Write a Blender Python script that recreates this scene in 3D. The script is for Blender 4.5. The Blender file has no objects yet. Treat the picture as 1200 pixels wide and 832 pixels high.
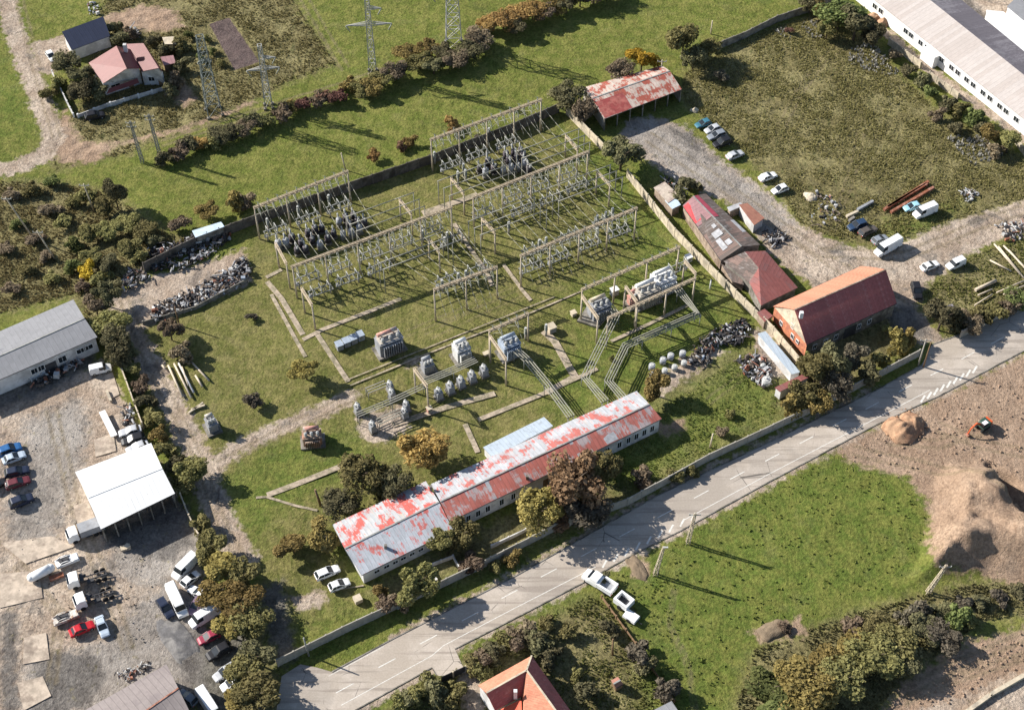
import bpy, math, random
import numpy as np
from mathutils import Vector, Matrix
R = math.radians
random.seed(7); rng = np.random.default_rng(7)

# ------------------------------------------------------------------ camera, sky, sun, exposure
PITCH = R(49.0); F_PX = 1790.0; PW, PH = 1200.0, 832.0
H_CAM = 235.0
sc = bpy.context.scene
SP, CP = math.sin(PITCH), math.cos(PITCH)
CAM = Vector((0, -H_CAM * CP / SP, H_CAM))
cd = bpy.data.cameras.new("camera"); cam = bpy.data.objects.new("camera", cd)
sc.collection.objects.link(cam)
cam.location = CAM; cam.rotation_euler = (math.pi / 2 - PITCH, 0, 0)
cd.sensor_width = 36; cd.lens = F_PX / PW * 36
cd.clip_start = 1; cd.clip_end = 6000
sc.camera = cam

SUN_EL = R(31); SH = Vector((0.925, -0.38, 0)).normalized()     # direction in which the shadows fall
w = bpy.data.worlds.new("World"); sc.world = w; w.use_nodes = True
nt = w.node_tree; bg = nt.nodes['Background']; sky = nt.nodes.new('ShaderNodeTexSky')
sky.sky_type = 'NISHITA'; sky.sun_disc = False; sky.sun_elevation = SUN_EL
sky.sun_rotation = math.atan2(-SH.x, -SH.y); sky.altitude = 400
nt.links.new(sky.outputs[0], bg.inputs[0]); bg.inputs[1].default_value = 0.07
sl = bpy.data.lights.new("sun", 'SUN'); sl.energy = 4.6; sl.angle = R(0.5); sl.color = (1.0, 0.95, 0.87)
so = bpy.data.objects.new("sun", sl); sc.collection.objects.link(so)
ldir = Vector((SH.x * math.cos(SUN_EL), SH.y * math.cos(SUN_EL), -math.sin(SUN_EL)))
so.rotation_euler = ldir.to_track_quat('-Z', 'Y').to_euler()
sc.view_settings.view_transform = 'Standard'; sc.view_settings.look = 'None'
sc.view_settings.gamma = 1; sc.view_settings.exposure = 0.955; sc.view_settings.use_curve_mapping = False
sc.render.resolution_x = 1024; sc.render.resolution_y = 709

# ------------------------------------------------------------------ helpers
def at(x, y, z=0.0):
    """photo pixel (1200x832) -> world point on the horizontal plane z"""
    u, v = x - PW / 2, y - PH / 2
    d = Vector((u, F_PX * CP - v * SP, -F_PX * SP - v * CP))
    t = (z - CAM.z) / d.z
    return Vector((CAM.x + d.x * t, CAM.y + d.y * t, z))

COL = sc.collection
WOFF = {}
class MB:
    def __init__(s): s.v = []; s.f = []; s.m = []; s.uv = []; s.sm = []
    def add(s, vs, fs, mi=0, uvs=None, smooth=False):
        b = len(s.v); s.v += [tuple(p) for p in vs]
        for i, f in enumerate(fs):
            s.f.append(tuple(b + k for k in f)); s.m.append(mi); s.sm.append(smooth)
            s.uv.append(uvs[i] if uvs else [(0, 0)] * len(f))
        return s
    def quad(s, a, b, c, d, mi=0):
        a, b, c, d = map(Vector, (a, b, c, d)); u = (b - a); L = u.length or 1; u = u / L
        def q(p):
            r = p - a; x = r.dot(u); return (x, (r - u * x).length)
        s.add([a, b, c, d], [(0, 1, 2, 3)], mi, [[q(a), q(b), q(c), q(d)]]); return s
    def slab(s, pts, t, mi=0, axis=None):
        """polygon pts (3D, ccw from above) as a plate of thickness t downward, uv in metres"""
        pts = [Vector(p) for p in pts]; n = len(pts)
        a = pts[0]; u = (axis if axis else pts[1] - pts[0]).normalized()
        def q(p):
            r = p - a; x = r.dot(u); return (x, (r - u * x).length)
        lo = [p - Vector((0, 0, t)) for p in pts]
        fs = [tuple(range(n)), tuple(range(2 * n - 1, n - 1, -1))]
        uv = [[q(p) for p in pts], [q(p) for p in pts[::-1]]]
        for i in range(n):
            j = (i + 1) % n; fs.append((i, n + i, n + j, j)); uv.append([q(pts[i]), q(pts[i]), q(pts[j]), q(pts[j])])
        s.add(pts + lo, fs, mi, uv); return s
    def prism(s, pts, z0, z1, mi=0):
        return s.slab([(p[0], p[1], z1) for p in pts], z1 - z0, mi)
    def box(s, c, size, rz=0.0, mi=0, taper=1.0, rx=0.0):
        cx, cy, cz = c; a, b, h = size[0] / 2, size[1] / 2, size[2]
        M = Matrix.Rotation(rz, 3, 'Z') @ Matrix.Rotation(rx, 3, 'X')
        vs = []
        for z, k in ((0, 1), (h, taper)):
            for x, y in ((-a, -b), (a, -b), (a, b), (-a, b)):
                p = M @ Vector((x * k, y * k, z)); vs.append((cx + p.x, cy + p.y, cz + p.z))
        s.add(vs, [(3, 2, 1, 0), (4, 5, 6, 7), (0, 1, 5, 4), (1, 2, 6, 5), (2, 3, 7, 6), (3, 0, 4, 7)], mi); return s
    def bar(s, p, q, w, h=None, mi=0):
        """square bar from p to q"""
        p, q = Vector(p), Vector(q); h = h or w; d = (q - p)
        if d.length < 1e-6: return s
        d.normalize(); up = Vector((0, 0, 1)) if abs(d.z) < .95 else Vector((1, 0, 0))
        x = d.cross(up).normalized() * w / 2; y = x.cross(d).normalized() * h / 2
        vs = [p - x - y, p + x - y, p + x + y, p - x + y, q - x - y, q + x - y, q + x + y, q - x + y]
        s.add(vs, [(0, 1, 2, 3), (7, 6, 5, 4), (0, 4, 5, 1), (1, 5, 6, 2), (2, 6, 7, 3), (3, 7, 4, 0)], mi); return s
    def cyl(s, p, q, r1, r2=None, n=8, mi=0, smooth=True):
        p, q = Vector(p), Vector(q); r2 = r1 if r2 is None else r2; d = (q - p)
        if d.length < 1e-6: return s
        d.normalize(); up = Vector((0, 0, 1)) if abs(d.z) < .95 else Vector((1, 0, 0))
        x = d.cross(up).normalized(); y = x.cross(d).normalized(); vs = []
        for c, r in ((p, r1), (q, r2)):
            for i in range(n):
                a = 2 * math.pi * i / n; vs.append(c + x * math.cos(a) * r + y * math.sin(a) * r)
        s.add(vs, [(i, n + i, n + (i + 1) % n, (i + 1) % n) for i in range(n)], mi, None, smooth)
        b = len(s.v) - 2 * n
        for f in (tuple(range(b, b + n)), tuple(range(b + 2 * n - 1, b + n - 1, -1))):
            s.f.append(f); s.m.append(mi); s.sm.append(False); s.uv.append([(0, 0)] * n)
        return s
    def ball(s, c, r, mi=0, seg=8, rings=5, sz=1.0, jit=0.0):
        vs = [(c[0], c[1], c[2] - r * sz)]
        for i in range(1, rings):
            t = math.pi * i / rings
            for j in range(seg):
                a = 2 * math.pi * j / seg; k = 1 + random.uniform(-jit, jit)
                vs.append((c[0] + r * k * math.sin(t) * math.cos(a), c[1] + r * k * math.sin(t) * math.sin(a), c[2] - r * k * math.cos(t) * sz))
        vs.append((c[0], c[1], c[2] + r * sz)); fs = []
        for j in range(seg): fs.append((0, 1 + (j + 1) % seg, 1 + j))
        for i in range(rings - 2):
            for j in range(seg):
                a = 1 + i * seg + j; b = 1 + i * seg + (j + 1) % seg; fs.append((a, b, b + seg, a + seg))
        L = len(vs) - 1
        for j in range(seg): fs.append((L, L - seg + j, L - seg + (j + 1) % seg))
        s.add(vs, fs, mi, None, True); return s
    def mesh(s, name, mats, off=(0, 0, 0)):
        me = bpy.data.meshes.new(name)
        o = Vector(off); me.from_pydata([(a - o.x, b - o.y, c - o.z) for a, b, c in s.v], [], s.f)
        for m in (mats if isinstance(mats, (list, tuple)) else [mats]): me.materials.append(m)
        me.polygons.foreach_set('material_index', s.m); me.polygons.foreach_set('use_smooth', s.sm)
        ul = me.uv_layers.new(name='uv'); flat = [c for f in s.uv for p in f for c in p]
        ul.data.foreach_set('uv', flat); me.update(); return me
    def build(s, name, mats, parent=None, loc=None):
        off = WOFF[parent.name] if parent else (Vector(loc) if loc is not None else Vector((0, 0, 0)))
        return link(name, s.mesh(name, mats, off), parent, None if parent else off)

def link(name, me, parent=None, loc=None):
    o = bpy.data.objects.new(name, me); COL.objects.link(o)
    if parent: o.parent = parent; WOFF[o.name] = WOFF[parent.name].copy()
    else:
        o.location = loc if loc is not None else (0, 0, 0); WOFF[o.name] = Vector(o.location)
    return o
def tag(o, label=None, cat=None, group=None, kind=None):
    if label: o['label'] = label
    if cat: o['category'] = cat
    if group: o['group'] = group
    if kind: o['kind'] = kind
    return o
def thing(name, label, cat, loc, group=None, rz=0.0):
    o = bpy.data.objects.new(name, None); COL.objects.link(o); o.empty_display_size = .3
    o.location = loc; o.rotation_euler = (0, 0, rz); WOFF[o.name] = Vector(loc)
    return tag(o, label, cat, group)
def kids(o): return KIDS.get(o.name, [])
def copy_thing(o, loc, rz=0.0, scale=1.0, label=None, group=None):
    c = o.copy(); COL.objects.link(c); c.location = loc; c.rotation_euler = (0, 0, rz)
    c.scale = (scale,) * 3 if not isinstance(scale, (tuple, list)) else scale
    WOFF[c.name] = Vector(loc)
    if label: c['label'] = label
    if group: c['group'] = group
    for ch in o.children:
        d = ch.copy(); COL.objects.link(d); d.parent = c
        for g in ch.children:
            e = g.copy(); COL.objects.link(e); e.parent = d
    return c
ORD = ['first', 'second', 'third', 'fourth', 'fifth', 'sixth', 'seventh', 'eighth', 'ninth', 'tenth', 'eleventh', 'twelfth', 'thirteenth', 'fourteenth',
       'fifteenth', 'sixteenth', 'seventeenth', 'eighteenth', 'nineteenth', 'twentieth', 'twenty-first', 'twenty-second', 'twenty-third', 'twenty-fourth', 'twenty-fifth',
       'twenty-sixth', 'twenty-seventh', 'twenty-eighth', 'twenty-ninth', 'thirtieth', 'thirty-first', 'thirty-second', 'thirty-third', 'thirty-fourth', 'thirty-fifth', 'thirty-sixth']

# ------------------------------------------------------------------ materials
class NT:
    def __init__(s, m): s.t = m.node_tree; s.n = s.t.nodes
    def new(s, t, **k):
        x = s.n.new(t)
        for a, b in k.items(): setattr(x, a, b)
        return x
    def L(s, a, b): s.t.links.new(a, b)
    def val(s, x, sock):
        if isinstance(x, (int, float)): sock.default_value = x
        elif isinstance(x, tuple): sock.default_value = x if len(x) == len(sock.default_value) else tuple(x) + (1,)
        else: s.L(x, sock)
    def math(s, op, a, b=0.0, c=None, clamp=False):
        x = s.new('ShaderNodeMath', operation=op, use_clamp=clamp); s.val(a, x.inputs[0]); s.val(b, x.inputs[1])
        if c is not None: s.val(c, x.inputs[2])
        return x.outputs[0]
    def mix(s, f, a, b, mode='MIX'):
        x = s.new('ShaderNodeMix', data_type='RGBA', blend_type=mode); s.val(f, x.inputs[0]); s.val(a, x.inputs[6]); s.val(b, x.inputs[7]); return x.outputs[2]
    def noise(s, vec, scale, detail=3, rough=.6, dist=0.0):
        x = s.new('ShaderNodeTexNoise'); s.L(vec, x.inputs['Vector']); x.inputs['Scale'].default_value = scale
        x.inputs['Detail'].default_value = detail; x.inputs['Roughness'].default_value = rough; x.inputs['Distortion'].default_value = dist; return x.outputs[0]
    def ss(s, v, lo, hi, a=0.0, b=1.0):
        x = s.new('ShaderNodeMapRange', interpolation_type='SMOOTHSTEP'); s.val(v, x.inputs[0])
        for i, k in enumerate((lo, hi, a, b)): x.inputs[i + 1].default_value = k
        return x.outputs[0]
    def mapping(s, vec, scale=(1, 1, 1), rot=(0, 0, 0)):
        x = s.new('ShaderNodeMapping'); s.L(vec, x.inputs[0]); x.inputs['Scale'].default_value = scale; x.inputs['Rotation'].default_value = rot; return x.outputs[0]
def base_mat(name):
    m = bpy.data.materials.new(name); m.use_nodes = True; t = NT(m); b = t.n['Principled BSDF']; return m, t, b
MC = {}
def pm(name, col, rough=.8, var=.25, scale=1.5, col2=None, mixs=.4, bump=0.0, metal=0.0, spec=.3, thr=(.45, .6)):
    """plain surface with mottling of its own and optional second colour in patches"""
    if name in MC: return MC[name]
    m, t, b = base_mat(name); tc = t.new('ShaderNodeTexCoord'); P = tc.outputs['Object']
    n = t.noise(P, scale, 5, .65); k = t.ss(n, .3, .7, 1 - var, 1 + var)
    c = t.mix(1.0, tuple(col), (0, 0, 0), 'MIX') if False else None
    if col2:
        n2 = t.noise(P, scale * mixs, 4, .7); c = t.mix(t.ss(n2, *thr), tuple(col) + (1,), tuple(col2) + (1,))
    hs = t.new('ShaderNodeHueSaturation'); t.val(c if c else tuple(col) + (1,), hs.inputs['Color']); t.L(k, hs.inputs['Value'])
    t.L(hs.outputs[0], b.inputs['Base Color']); b.inputs['Roughness'].default_value = rough; b.inputs['Metallic'].default_value = metal
    b.inputs['Specular IOR Level'].default_value = spec
    if bump:
        bn = t.new('ShaderNodeBump'); bn.inputs['Strength'].default_value = bump; bn.inputs['Distance'].default_value = .1
        t.L(t.noise(P, scale * 6, 4), bn.inputs['Height']); t.L(bn.outputs[0], b.inputs['Normal'])
    MC[name] = m; return m
def roof_mat(name, col, col2=None, amt=.5, pan=(.9, 2.2), seam=.5, var=.15, rough=.6, ns=.35, panel=.35, metal=0.0, streak=2.5, col3=None, seamd=.35):
    """sheet or tiled roof: uv u along the eave, v up the slope, in metres; col2 = rust patches that follow the sheets"""
    if name in MC: return MC[name]
    m, t, b = base_mat(name); tc = t.new('ShaderNodeTexCoord'); U = tc.outputs['UV']
    sep = t.new('ShaderNodeSeparateXYZ'); t.L(U, sep.inputs[0]); u, v = sep.outputs[0], sep.outputs[1]
    fu = t.math('FLOOR', t.math('DIVIDE', u, pan[0])); fv = t.math('FLOOR', t.math('DIVIDE', v, pan[1]))
    cb = t.new('ShaderNodeCombineXYZ'); t.L(fu, cb.inputs[0]); t.L(fv, cb.inputs[1])
    wn = t.new('ShaderNodeTexWhiteNoise', noise_dimensions='2D'); t.L(cb.outputs[0], wn.inputs['Vector']); pr = wn.outputs[0]
    st = t.mapping(U, (1, 1 / streak, 1))
    fine = t.noise(st, 2.2, 6, .75); big = t.noise(U, ns, 4, .6)
    c = tuple(col) + (1,)
    if col3: c = t.mix(t.ss(t.noise(st, 1.1, 5, .7), .5, .68), c, tuple(col3) + (1,))
    if col2:
        s_ = t.math('ADD', t.math('ADD', t.math('MULTIPLY', t.math('SUBTRACT', big, .5), 1.6), t.math('MULTIPLY', t.math('SUBTRACT', fine, .5), 1.1)), t.math('MULTIPLY', t.math('SUBTRACT', pr, .5), panel))
        c = t.mix(t.ss(s_, .5 - amt - .06, .5 - amt + .1), c, tuple(col2) + (1,))
    k = t.math('ADD', t.ss(fine, .25, .75, 1 - var, 1 + var), t.math('MULTIPLY', t.math('SUBTRACT', pr, .5), var))
    # seams between the sheets
    fr = t.math('FRACT', t.math('DIVIDE', u, pan[0])); sm = t.ss(t.math('ABSOLUTE', t.math('SUBTRACT', fr, .5)), .40, .5)
    k = t.math('MULTIPLY', k, t.math('SUBTRACT', 1.0, t.math('MULTIPLY', sm, seam * .35)))
    hs = t.new('ShaderNodeHueSaturation'); t.val(c, hs.inputs['Color']); t.L(k, hs.inputs['Value'])
    t.L(hs.outputs[0], b.inputs['Base Color']); b.inputs['Roughness'].default_value = rough; b.inputs['Metallic'].default_value = metal; b.inputs['Specular IOR Level'].default_value = .25
    bn = t.new('ShaderNodeBump'); bn.inputs['Strength'].default_value = seamd; bn.inputs['Distance'].default_value = .06
    t.L(t.math('ADD', t.math('MULTIPLY', sm, 1.0), fine), bn.inputs['Height']); t.L(bn.outputs[0], b.inputs['Normal'])
    MC[name] = m; return m
def leaf_mat(name, c1, c2):
    if name in MC: return MC[name]
    m, t, b = base_mat(name); g = t.new('ShaderNodeNewGeometry'); oi = t.new('ShaderNodeObjectInfo'); tc = t.new('ShaderNodeTexCoord')
    rp = g.outputs['Random Per Island']; n = t.noise(tc.outputs['Object'], .55, 3, .6)
    f = t.math('ADD', t.math('MULTIPLY', rp, .55), t.math('MULTIPLY', t.ss(n, .35, .65), .6), clamp=True)
    c = t.mix(f, tuple(c1) + (1,), tuple(c2) + (1,))
    hs = t.new('ShaderNodeHueSaturation'); t.L(c, hs.inputs['Color']); t.L(t.math('ADD', .72, t.math('MULTIPLY', oi.outputs['Random'], .5)), hs.inputs['Value'])
    t.L(t.math('ADD', .485, t.math('MULTIPLY', oi.outputs['Random'], .03)), hs.inputs['Hue'])
    t.L(hs.outputs[0], b.inputs['Base Color']); b.inputs['Roughness'].default_value = .9; b.inputs['Specular IOR Level'].default_value = .1
    tr = t.new('ShaderNodeBsdfTranslucent'); t.L(hs.outputs[0], tr.inputs[0]); mx = t.new('ShaderNodeMixShader'); mx.inputs[0].default_value = .22
    t.L(b.outputs[0], mx.inputs[1]); t.L(tr.outputs[0], mx.inputs[2]); t.L(mx.outputs[0], t.n['Material Output'].inputs[0])
    MC[name] = m; return m
CONC = pm('concrete', (.36, .33, .28), .9, .2, .8, bump=.3)
CONCD = pm('old_concrete', (.24, .22, .19), .9, .3, .8, (.12, .11, .09), bump=.3)
CREAM = pm('cream_concrete', (.55, .47, .35), .9, .18, .9, (.36, .31, .24))
STEEL = pm('galvanised_steel', (.30, .30, .28), .6, .25, 1.0, metal=.2)
DSTEEL = pm('dark_steel', (.05, .05, .055), .6, .3, 1.0)
POLE = pm('weathered_pole', (.50, .42, .32), .9, .2, .7)
PORC = pm('porcelain', (.46, .46, .44), .35, .2, 2.0)
GREYP = pm('grey_paint', (.29, .30, .32), .55, .15, 1.0, (.25, .25, .26))
WHITEW = pm('white_render', (.62, .61, .60), .9, .15, .5, (.42, .41, .40), bump=.2)
WHITEP = pm('white_paint', (.75, .75, .74), .5, .06, .6)
GLASS = pm('dark_glass', (.02, .025, .03), .15, .2, 1.0, spec=.6)
RUST = pm('rust', (.24, .09, .05), .9, .3, 1.5, (.38, .20, .15))
BRICK = pm('brick', (.50, .20, .11), .9, .25, 1.6, (.36, .14, .09))
WOOD = pm('wood', (.22, .14, .08), .9, .3, 2)
BARK = pm('bark', (.10, .075, .055), .95, .3, 2)
RUBBER = pm('rubber', (.02, .02, .02), .9, .1, 3)
def paint(name, c, rough=.4): return pm('paint_' + name, c, rough, .12, 1.2, spec=.3)
# ------------------------------------------------------------------ ground
def axis(lo, hi, step, far):
    a = list(np.arange(lo, hi + step, step)); s = step; x = a[-1]; y = a[0]; up = []; dn = []
    while x < far: s *= 1.35; x += s; up.append(x)
    s = step
    while y > -far: s *= 1.35; y -= s; dn.append(y)
    return np.array(dn[::-1] + a + up)
def px2(poly): return np.array([at(x, y)[:2] for x, y in poly])
def sd_poly(P, poly):
    a = px2(poly); b = np.roll(a, -1, 0); x, y = P[:, 0], P[:, 1]
    d = np.full(len(P), 1e9); ins = np.zeros(len(P), bool)
    for (x0, y0), (x1, y1) in zip(a, b):
        ex, ey = x1 - x0, y1 - y0; L = ex * ex + ey * ey + 1e-9
        t = np.clip(((x - x0) * ex + (y - y0) * ey) / L, 0, 1)
        d = np.minimum(d, np.hypot(x - x0 - t * ex, y - y0 - t * ey))
        c = ((y0 > y) != (y1 > y)) & (x < (x1 - x0) * (y - y0) / (y1 - y0 + 1e-12) + x0); ins ^= c
    return np.where(ins, d, -d)
def sd_line(P, line, wid):
    a = px2(line); x, y = P[:, 0], P[:, 1]; d = np.full(len(P), 1e9)
    for (x0, y0), (x1, y1) in zip(a[:-1], a[1:]):
        ex, ey = x1 - x0, y1 - y0; L = ex * ex + ey * ey + 1e-9
        t = np.clip(((x - x0) * ex + (y - y0) * ey) / L, 0, 1)
        d = np.minimum(d, np.hypot(x - x0 - t * ex, y - y0 - t * ey))
    return wid / 2 - d
SUB = [[(150, 395), (285, 300), (300, 262), (410, 220), (505, 185), (640, 135), (668, 135), (735, 215), (790, 280), (860, 345), (905, 390), (870, 400), (790, 440), (775, 470), (745, 460), (400, 610), (390, 640), (425, 690), (460, 712), (330, 760), (290, 650), (240, 540)]]
Z = {
 'dry': SUB,
 'lush': [[(140, 632), (160, 640), (168, 690), (150, 700), (140, 665)], [(102, 505), (108, 500), (106, 535), (98, 545)], [(640, 125), (735, 200), (800, 290), (905, 390), (790, 440), (745, 460), (660, 490), (610, 440), (680, 400), (660, 345), (740, 300), (700, 230), (660, 170)],
          [(690, 690), (760, 645), (950, 541), (1000, 528), (1060, 552), (1092, 590), (1085, 640), (1090, 670), (1010, 700), (900, 740), (850, 790), (860, 900), (760, 900), (740, 700)],
          [(0, 70), (22, 110), (32, 150), (0, 160)], [(780, 470), (870, 415), (918, 440), (910, 490), (740, 580), (700, 560)], [(330, 745), (400, 715), (470, 700), (560, 660), (460, 725), (370, 765)],
          [(400, 832), (600, 722), (690, 680), (700, 690), (560, 760), (450, 832)], [(1040, 260), (1130, 235), (1110, 262), (1050, 290), (1030, 280)], [(250, 590), (300, 520), (420, 500), (440, 540), (330, 600), (300, 640)]],
 'scrub': [[(-80, 210), (60, 212), (130, 225), (165, 250), (200, 275), (235, 280), (200, 300), (150, 330), (130, 360), (110, 400), (85, 345), (-80, 390)],
           [(120, 0), (200, -30), (330, -20), (365, 30), (395, 75), (330, 100), (300, 120), (260, 140), (200, 160), (150, 180), (60, 200), (60, 140), (90, 130)],
           [(800, 85), (860, 50), (960, 12), (1015, 45), (1100, 130), (1200, 185), (1300, 250), (1200, 262), (1060, 300), (940, 270), (915, 228), (870, 178), (800, 118)],
           [(1080, 345), (1120, 305), (1200, 275), (1320, 300), (1300, 320), (1110, 400)],
           [(840, 900), (880, 760), (1000, 715), (1100, 690), (1300, 650), (1300, 700), (1150, 730), (1040, 832), (1000, 900)],
           [(450, 832), (560, 765), (690, 695), (730, 720), (770, 810), (790, 900), (430, 900)], [(330, 800), (170, 400), (130, 380), (220, 560), (290, 720), (300, 900), (335, 900)],
           [(770, 470), (790, 440), (900, 395), (1080, 340), (1090, 395), (960, 470), (900, 500), (760, 580), (620, 640), (460, 715), (430, 690), (560, 620), (740, 540)]],
 'brown': [[(975, 532), (990, 518), (1030, 500), (1105, 463), (1200, 412), (1400, 330), (1400, 640), (1200, 690), (1150, 672), (1092, 668), (1086, 640), (1089, 610), (1086, 585), (1060, 556), (1010, 540)],
           [(1300, 660), (1200, 735), (1130, 752), (1060, 800), (1010, 860), (1100, 900), (1400, 760)],
           [(120, 20), (165, 5), (205, 12), (215, 30), (190, 38), (130, 30)], [(55, 170), (75, 130), (95, 165), (140, 168), (110, 190), (70, 190)], [(195, 110), (215, 95), (230, 115), (215, 125)],
           [(770, 500), (800, 490), (805, 500), (780, 512)], [(734, 655), (757, 650), (762, 672), (742, 676)], [(880, 740), (935, 725), (945, 745), (890, 752)]],
 'pale': [[(-60, 470), (0, 462), (80, 440), (118, 420), (132, 440), (170, 520), (205, 575), (235, 640), (240, 690), (240, 740), (200, 900), (-100, 900)],
          [(135, 345), (180, 322), (215, 315), (285, 292), (296, 330), (200, 372), (165, 385), (150, 400)],
          [(738, 138), (775, 138), (805, 150), (850, 190), (905, 228), (935, 262), (990, 288), (1040, 292), (1110, 262), (1200, 235), (1320, 200), (1330, 225), (1200, 268), (1130, 300), (1085, 335), (1072, 360), (1110, 400), (1075, 405), (1030, 350), (960, 340), (905, 300), (860, 240), (800, 215), (760, 190), (725, 158)],
          [(58, 45), (75, 40), (88, 70), (60, 85), (38, 85), (35, 50)], [(540, 783), (560, 765), (575, 790), (560, 840), (545, 840)], [(1060, 835), (1140, 810), (1400, 700), (1400, 900), (1050, 900)],
          [(1095, -20), (1400, -20), (1400, 120), (1200, 60)], [(760, 445), (830, 405), (850, 412), (775, 462)], [(342, 700), (378, 692), (382, 706), (350, 716)],
          [(880, 385), (905, 390), (935, 440), (900, 445)], [(470, 425), (488, 418), (493, 428), (478, 432)], [(418, 490), (475, 470), (480, 500), (445, 520), (425, 515)]],
 'grav': [[(25, 490), (90, 470), (105, 500), (75, 600), (60, 640), (20, 640), (0, 600), (30, 560)], [(740, 140), (770, 140), (800, 150), (845, 190), (890, 222), (930, 262), (900, 280), (860, 235), (790, 205), (730, 160)],
          [(125, 620), (235, 610), (240, 660), (180, 690), (130, 670)], [(190, 680), (240, 700), (240, 830), (180, 800), (120, 830), (20, 850), (30, 780), (120, 750)]],
 'dark': [[(125, 624), (205, 585), (215, 590), (230, 625), (205, 655), (160, 650), (130, 640)], [(-60, 440), (60, 425), (110, 410), (112, 425), (90, 440), (40, 465), (-60, 500)], [(35, 790), (60, 762), (110, 765), (125, 790), (100, 832), (40, 840)], [(195, 735), (215, 730), (233, 755), (225, 763), (205, 755)],  # first patch paints the storage hall's cast shadow darker, along with ground stains
          [(215, 740), (300, 720), (310, 840), (235, 840), (205, 770)], [(300, 690), (330, 680), (348, 770), (325, 780)], [(0, 720), (20, 715), (22, 830), (0, 840)], [(965, 290), (990, 288), (988, 300), (970, 298)], [(783, 150), (812, 155), (830, 180), (810, 175)],  # second patch: brown earth driveway, tree shade painted into its dark colour
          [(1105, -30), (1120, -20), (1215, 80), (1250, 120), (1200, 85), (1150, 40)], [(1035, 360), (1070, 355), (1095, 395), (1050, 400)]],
 'garden': [[(245, 28), (268, 20), (304, 72), (275, 82)]],
}
def par(ln, off):
    a, b_ = [], []
    for i, (x, y) in enumerate(ln):
        x0, y0 = ln[max(i - 1, 0)]; x1, y1 = ln[min(i + 1, len(ln) - 1)]; L = math.hypot(x1 - x0, y1 - y0); nx_, ny_ = -(y1 - y0) / L * off, (x1 - x0) / L * off; a.append((x + nx_, y + ny_)); b_.append((x - nx_, y - ny_))
    return a, b_
RUTS = []
for ln, off, wd in (([(190, 168), (260, 145), (340, 118), (400, 100), (450, 82)], 3, .8), ([(352, -10), (378, 35), (405, 80)], 4.5, .7), ([(915, 150), (935, 110), (965, 70), (985, 55)], 4, .6), ([(975, 270), (1000, 200), (1010, 150)], 4, .5),
                    ([(20, -10), (40, 70), (66, 160)], 4.5, .7), ([(145, 350), (176, 425), (232, 535), (262, 620), (285, 655)], 5, .7), ([(255, 545), (330, 505), (400, 470), (450, 450)], 4.5, .6), ([(790, 690), (785, 730), (805, 775), (815, 832)], 2.5, .35),
                    ([(1000, 528), (1080, 545), (1130, 560), (1200, 600)], 5, .8), ([(1100, 500), (1150, 520), (1200, 530)], 5, .7), ([(1040, 515), (1100, 520), (1160, 500)], 5, .7), ([(1080, 800), (1130, 775), (1200, 745)], 5, .8), ([(1060, 820), (1120, 795), (1200, 768)], 4, .7), ([(500, 395), (560, 365), (640, 330)], 4, .35), ([(430, 410), (520, 372), (600, 340)], 3, .3), ([(830, 470), (870, 440), (900, 430)], 4, .4),
                    ([(880, 240), (960, 295), (1060, 300), (1150, 262), (1230, 235)], 5, .8), ([(760, 160), (830, 205), (900, 255), (980, 310), (1060, 360)], 6, .7), ([(60, 480), (90, 600), (130, 700), (150, 760)], 6, .8), ([(20, 660), (70, 720), (60, 800)], 5, .8)):
    for l_ in par(ln, off): RUTS.append((l_, wd))
LINES = {
 'rut': RUTS,
 'pale': [([(142, 350), (152, 385), (175, 425), (200, 470), (232, 535), (248, 580), (265, 620), (285, 655)], 5.0), ([(236, 560), (275, 525), (330, 500), (380, 480), (410, 465)], 3.6),
          ([(6, -20), (12, 20), (28, 70), (48, 120), (64, 160), (50, 182), (20, 195), (-30, 205)], 5.0), ([(1030, 30), (1100, 90), (1200, 160), (1260, 200)], 3.0), ([(416, 834), (506, 785)], 1.6), ([(533, 762), (600, 728), (688, 682), (797, 624), (900, 568), (1026, 501), (1200, 414)], .9), ([(461, 746), (600, 674), (774, 576), (900, 516), (1026, 455)], .9)],
 'brown': [([(1010, 525), (1080, 540), (1200, 575)], 9.0), ([(130, 170), (220, 150), (300, 118)], 1.0)],
}
xs = axis(-150, 150, .55, 2600); ys = axis(-105, 190, .55, 2600)
X, Y = np.meshgrid(xs, ys); P = np.stack([X.ravel(), Y.ravel()], 1)
ATT = {}
Z['rut'] = []
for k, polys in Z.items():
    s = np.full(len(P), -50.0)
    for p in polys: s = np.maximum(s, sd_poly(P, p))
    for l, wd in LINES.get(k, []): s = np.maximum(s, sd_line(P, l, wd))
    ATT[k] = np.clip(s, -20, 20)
# low uneven relief away from roads and yards
def vnoise(P, cell, seed):
    r = np.random.default_rng(seed); N = 256; T = r.random((N, N)); q = P / cell; i = np.floor(q).astype(int); f = q - i; f = f * f * (3 - 2 * f)
    g = lambda a, b: T[(i[:, 0] + a) % N, (i[:, 1] + b) % N]
    return (g(0, 0) * (1 - f[:, 0]) + g(1, 0) * f[:, 0]) * (1 - f[:, 1]) + (g(0, 1) * (1 - f[:, 0]) + g(1, 1) * f[:, 0]) * f[:, 1]
ROADC = [(280, 880), (404, 806), (594, 697), (779, 602), (945, 516), (1098, 436), (1300, 328)]
flat = np.clip((-sd_line(P, ROADC, 15)) / 3, 0, 1)
rel = (vnoise(P, 5, 1) * .14 + vnoise(P, 2, 2) * .09 + vnoise(P, 1.1, 3) * .05) - .26
scr = np.clip(ATT['scrub'] / 2, 0, 1) + np.clip(ATT['brown'] / 2, 0, 1) * .5
rel = rel + scr * (vnoise(P, 1.6, 4) - .5) * .35
gz = rel * flat - .03
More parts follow.
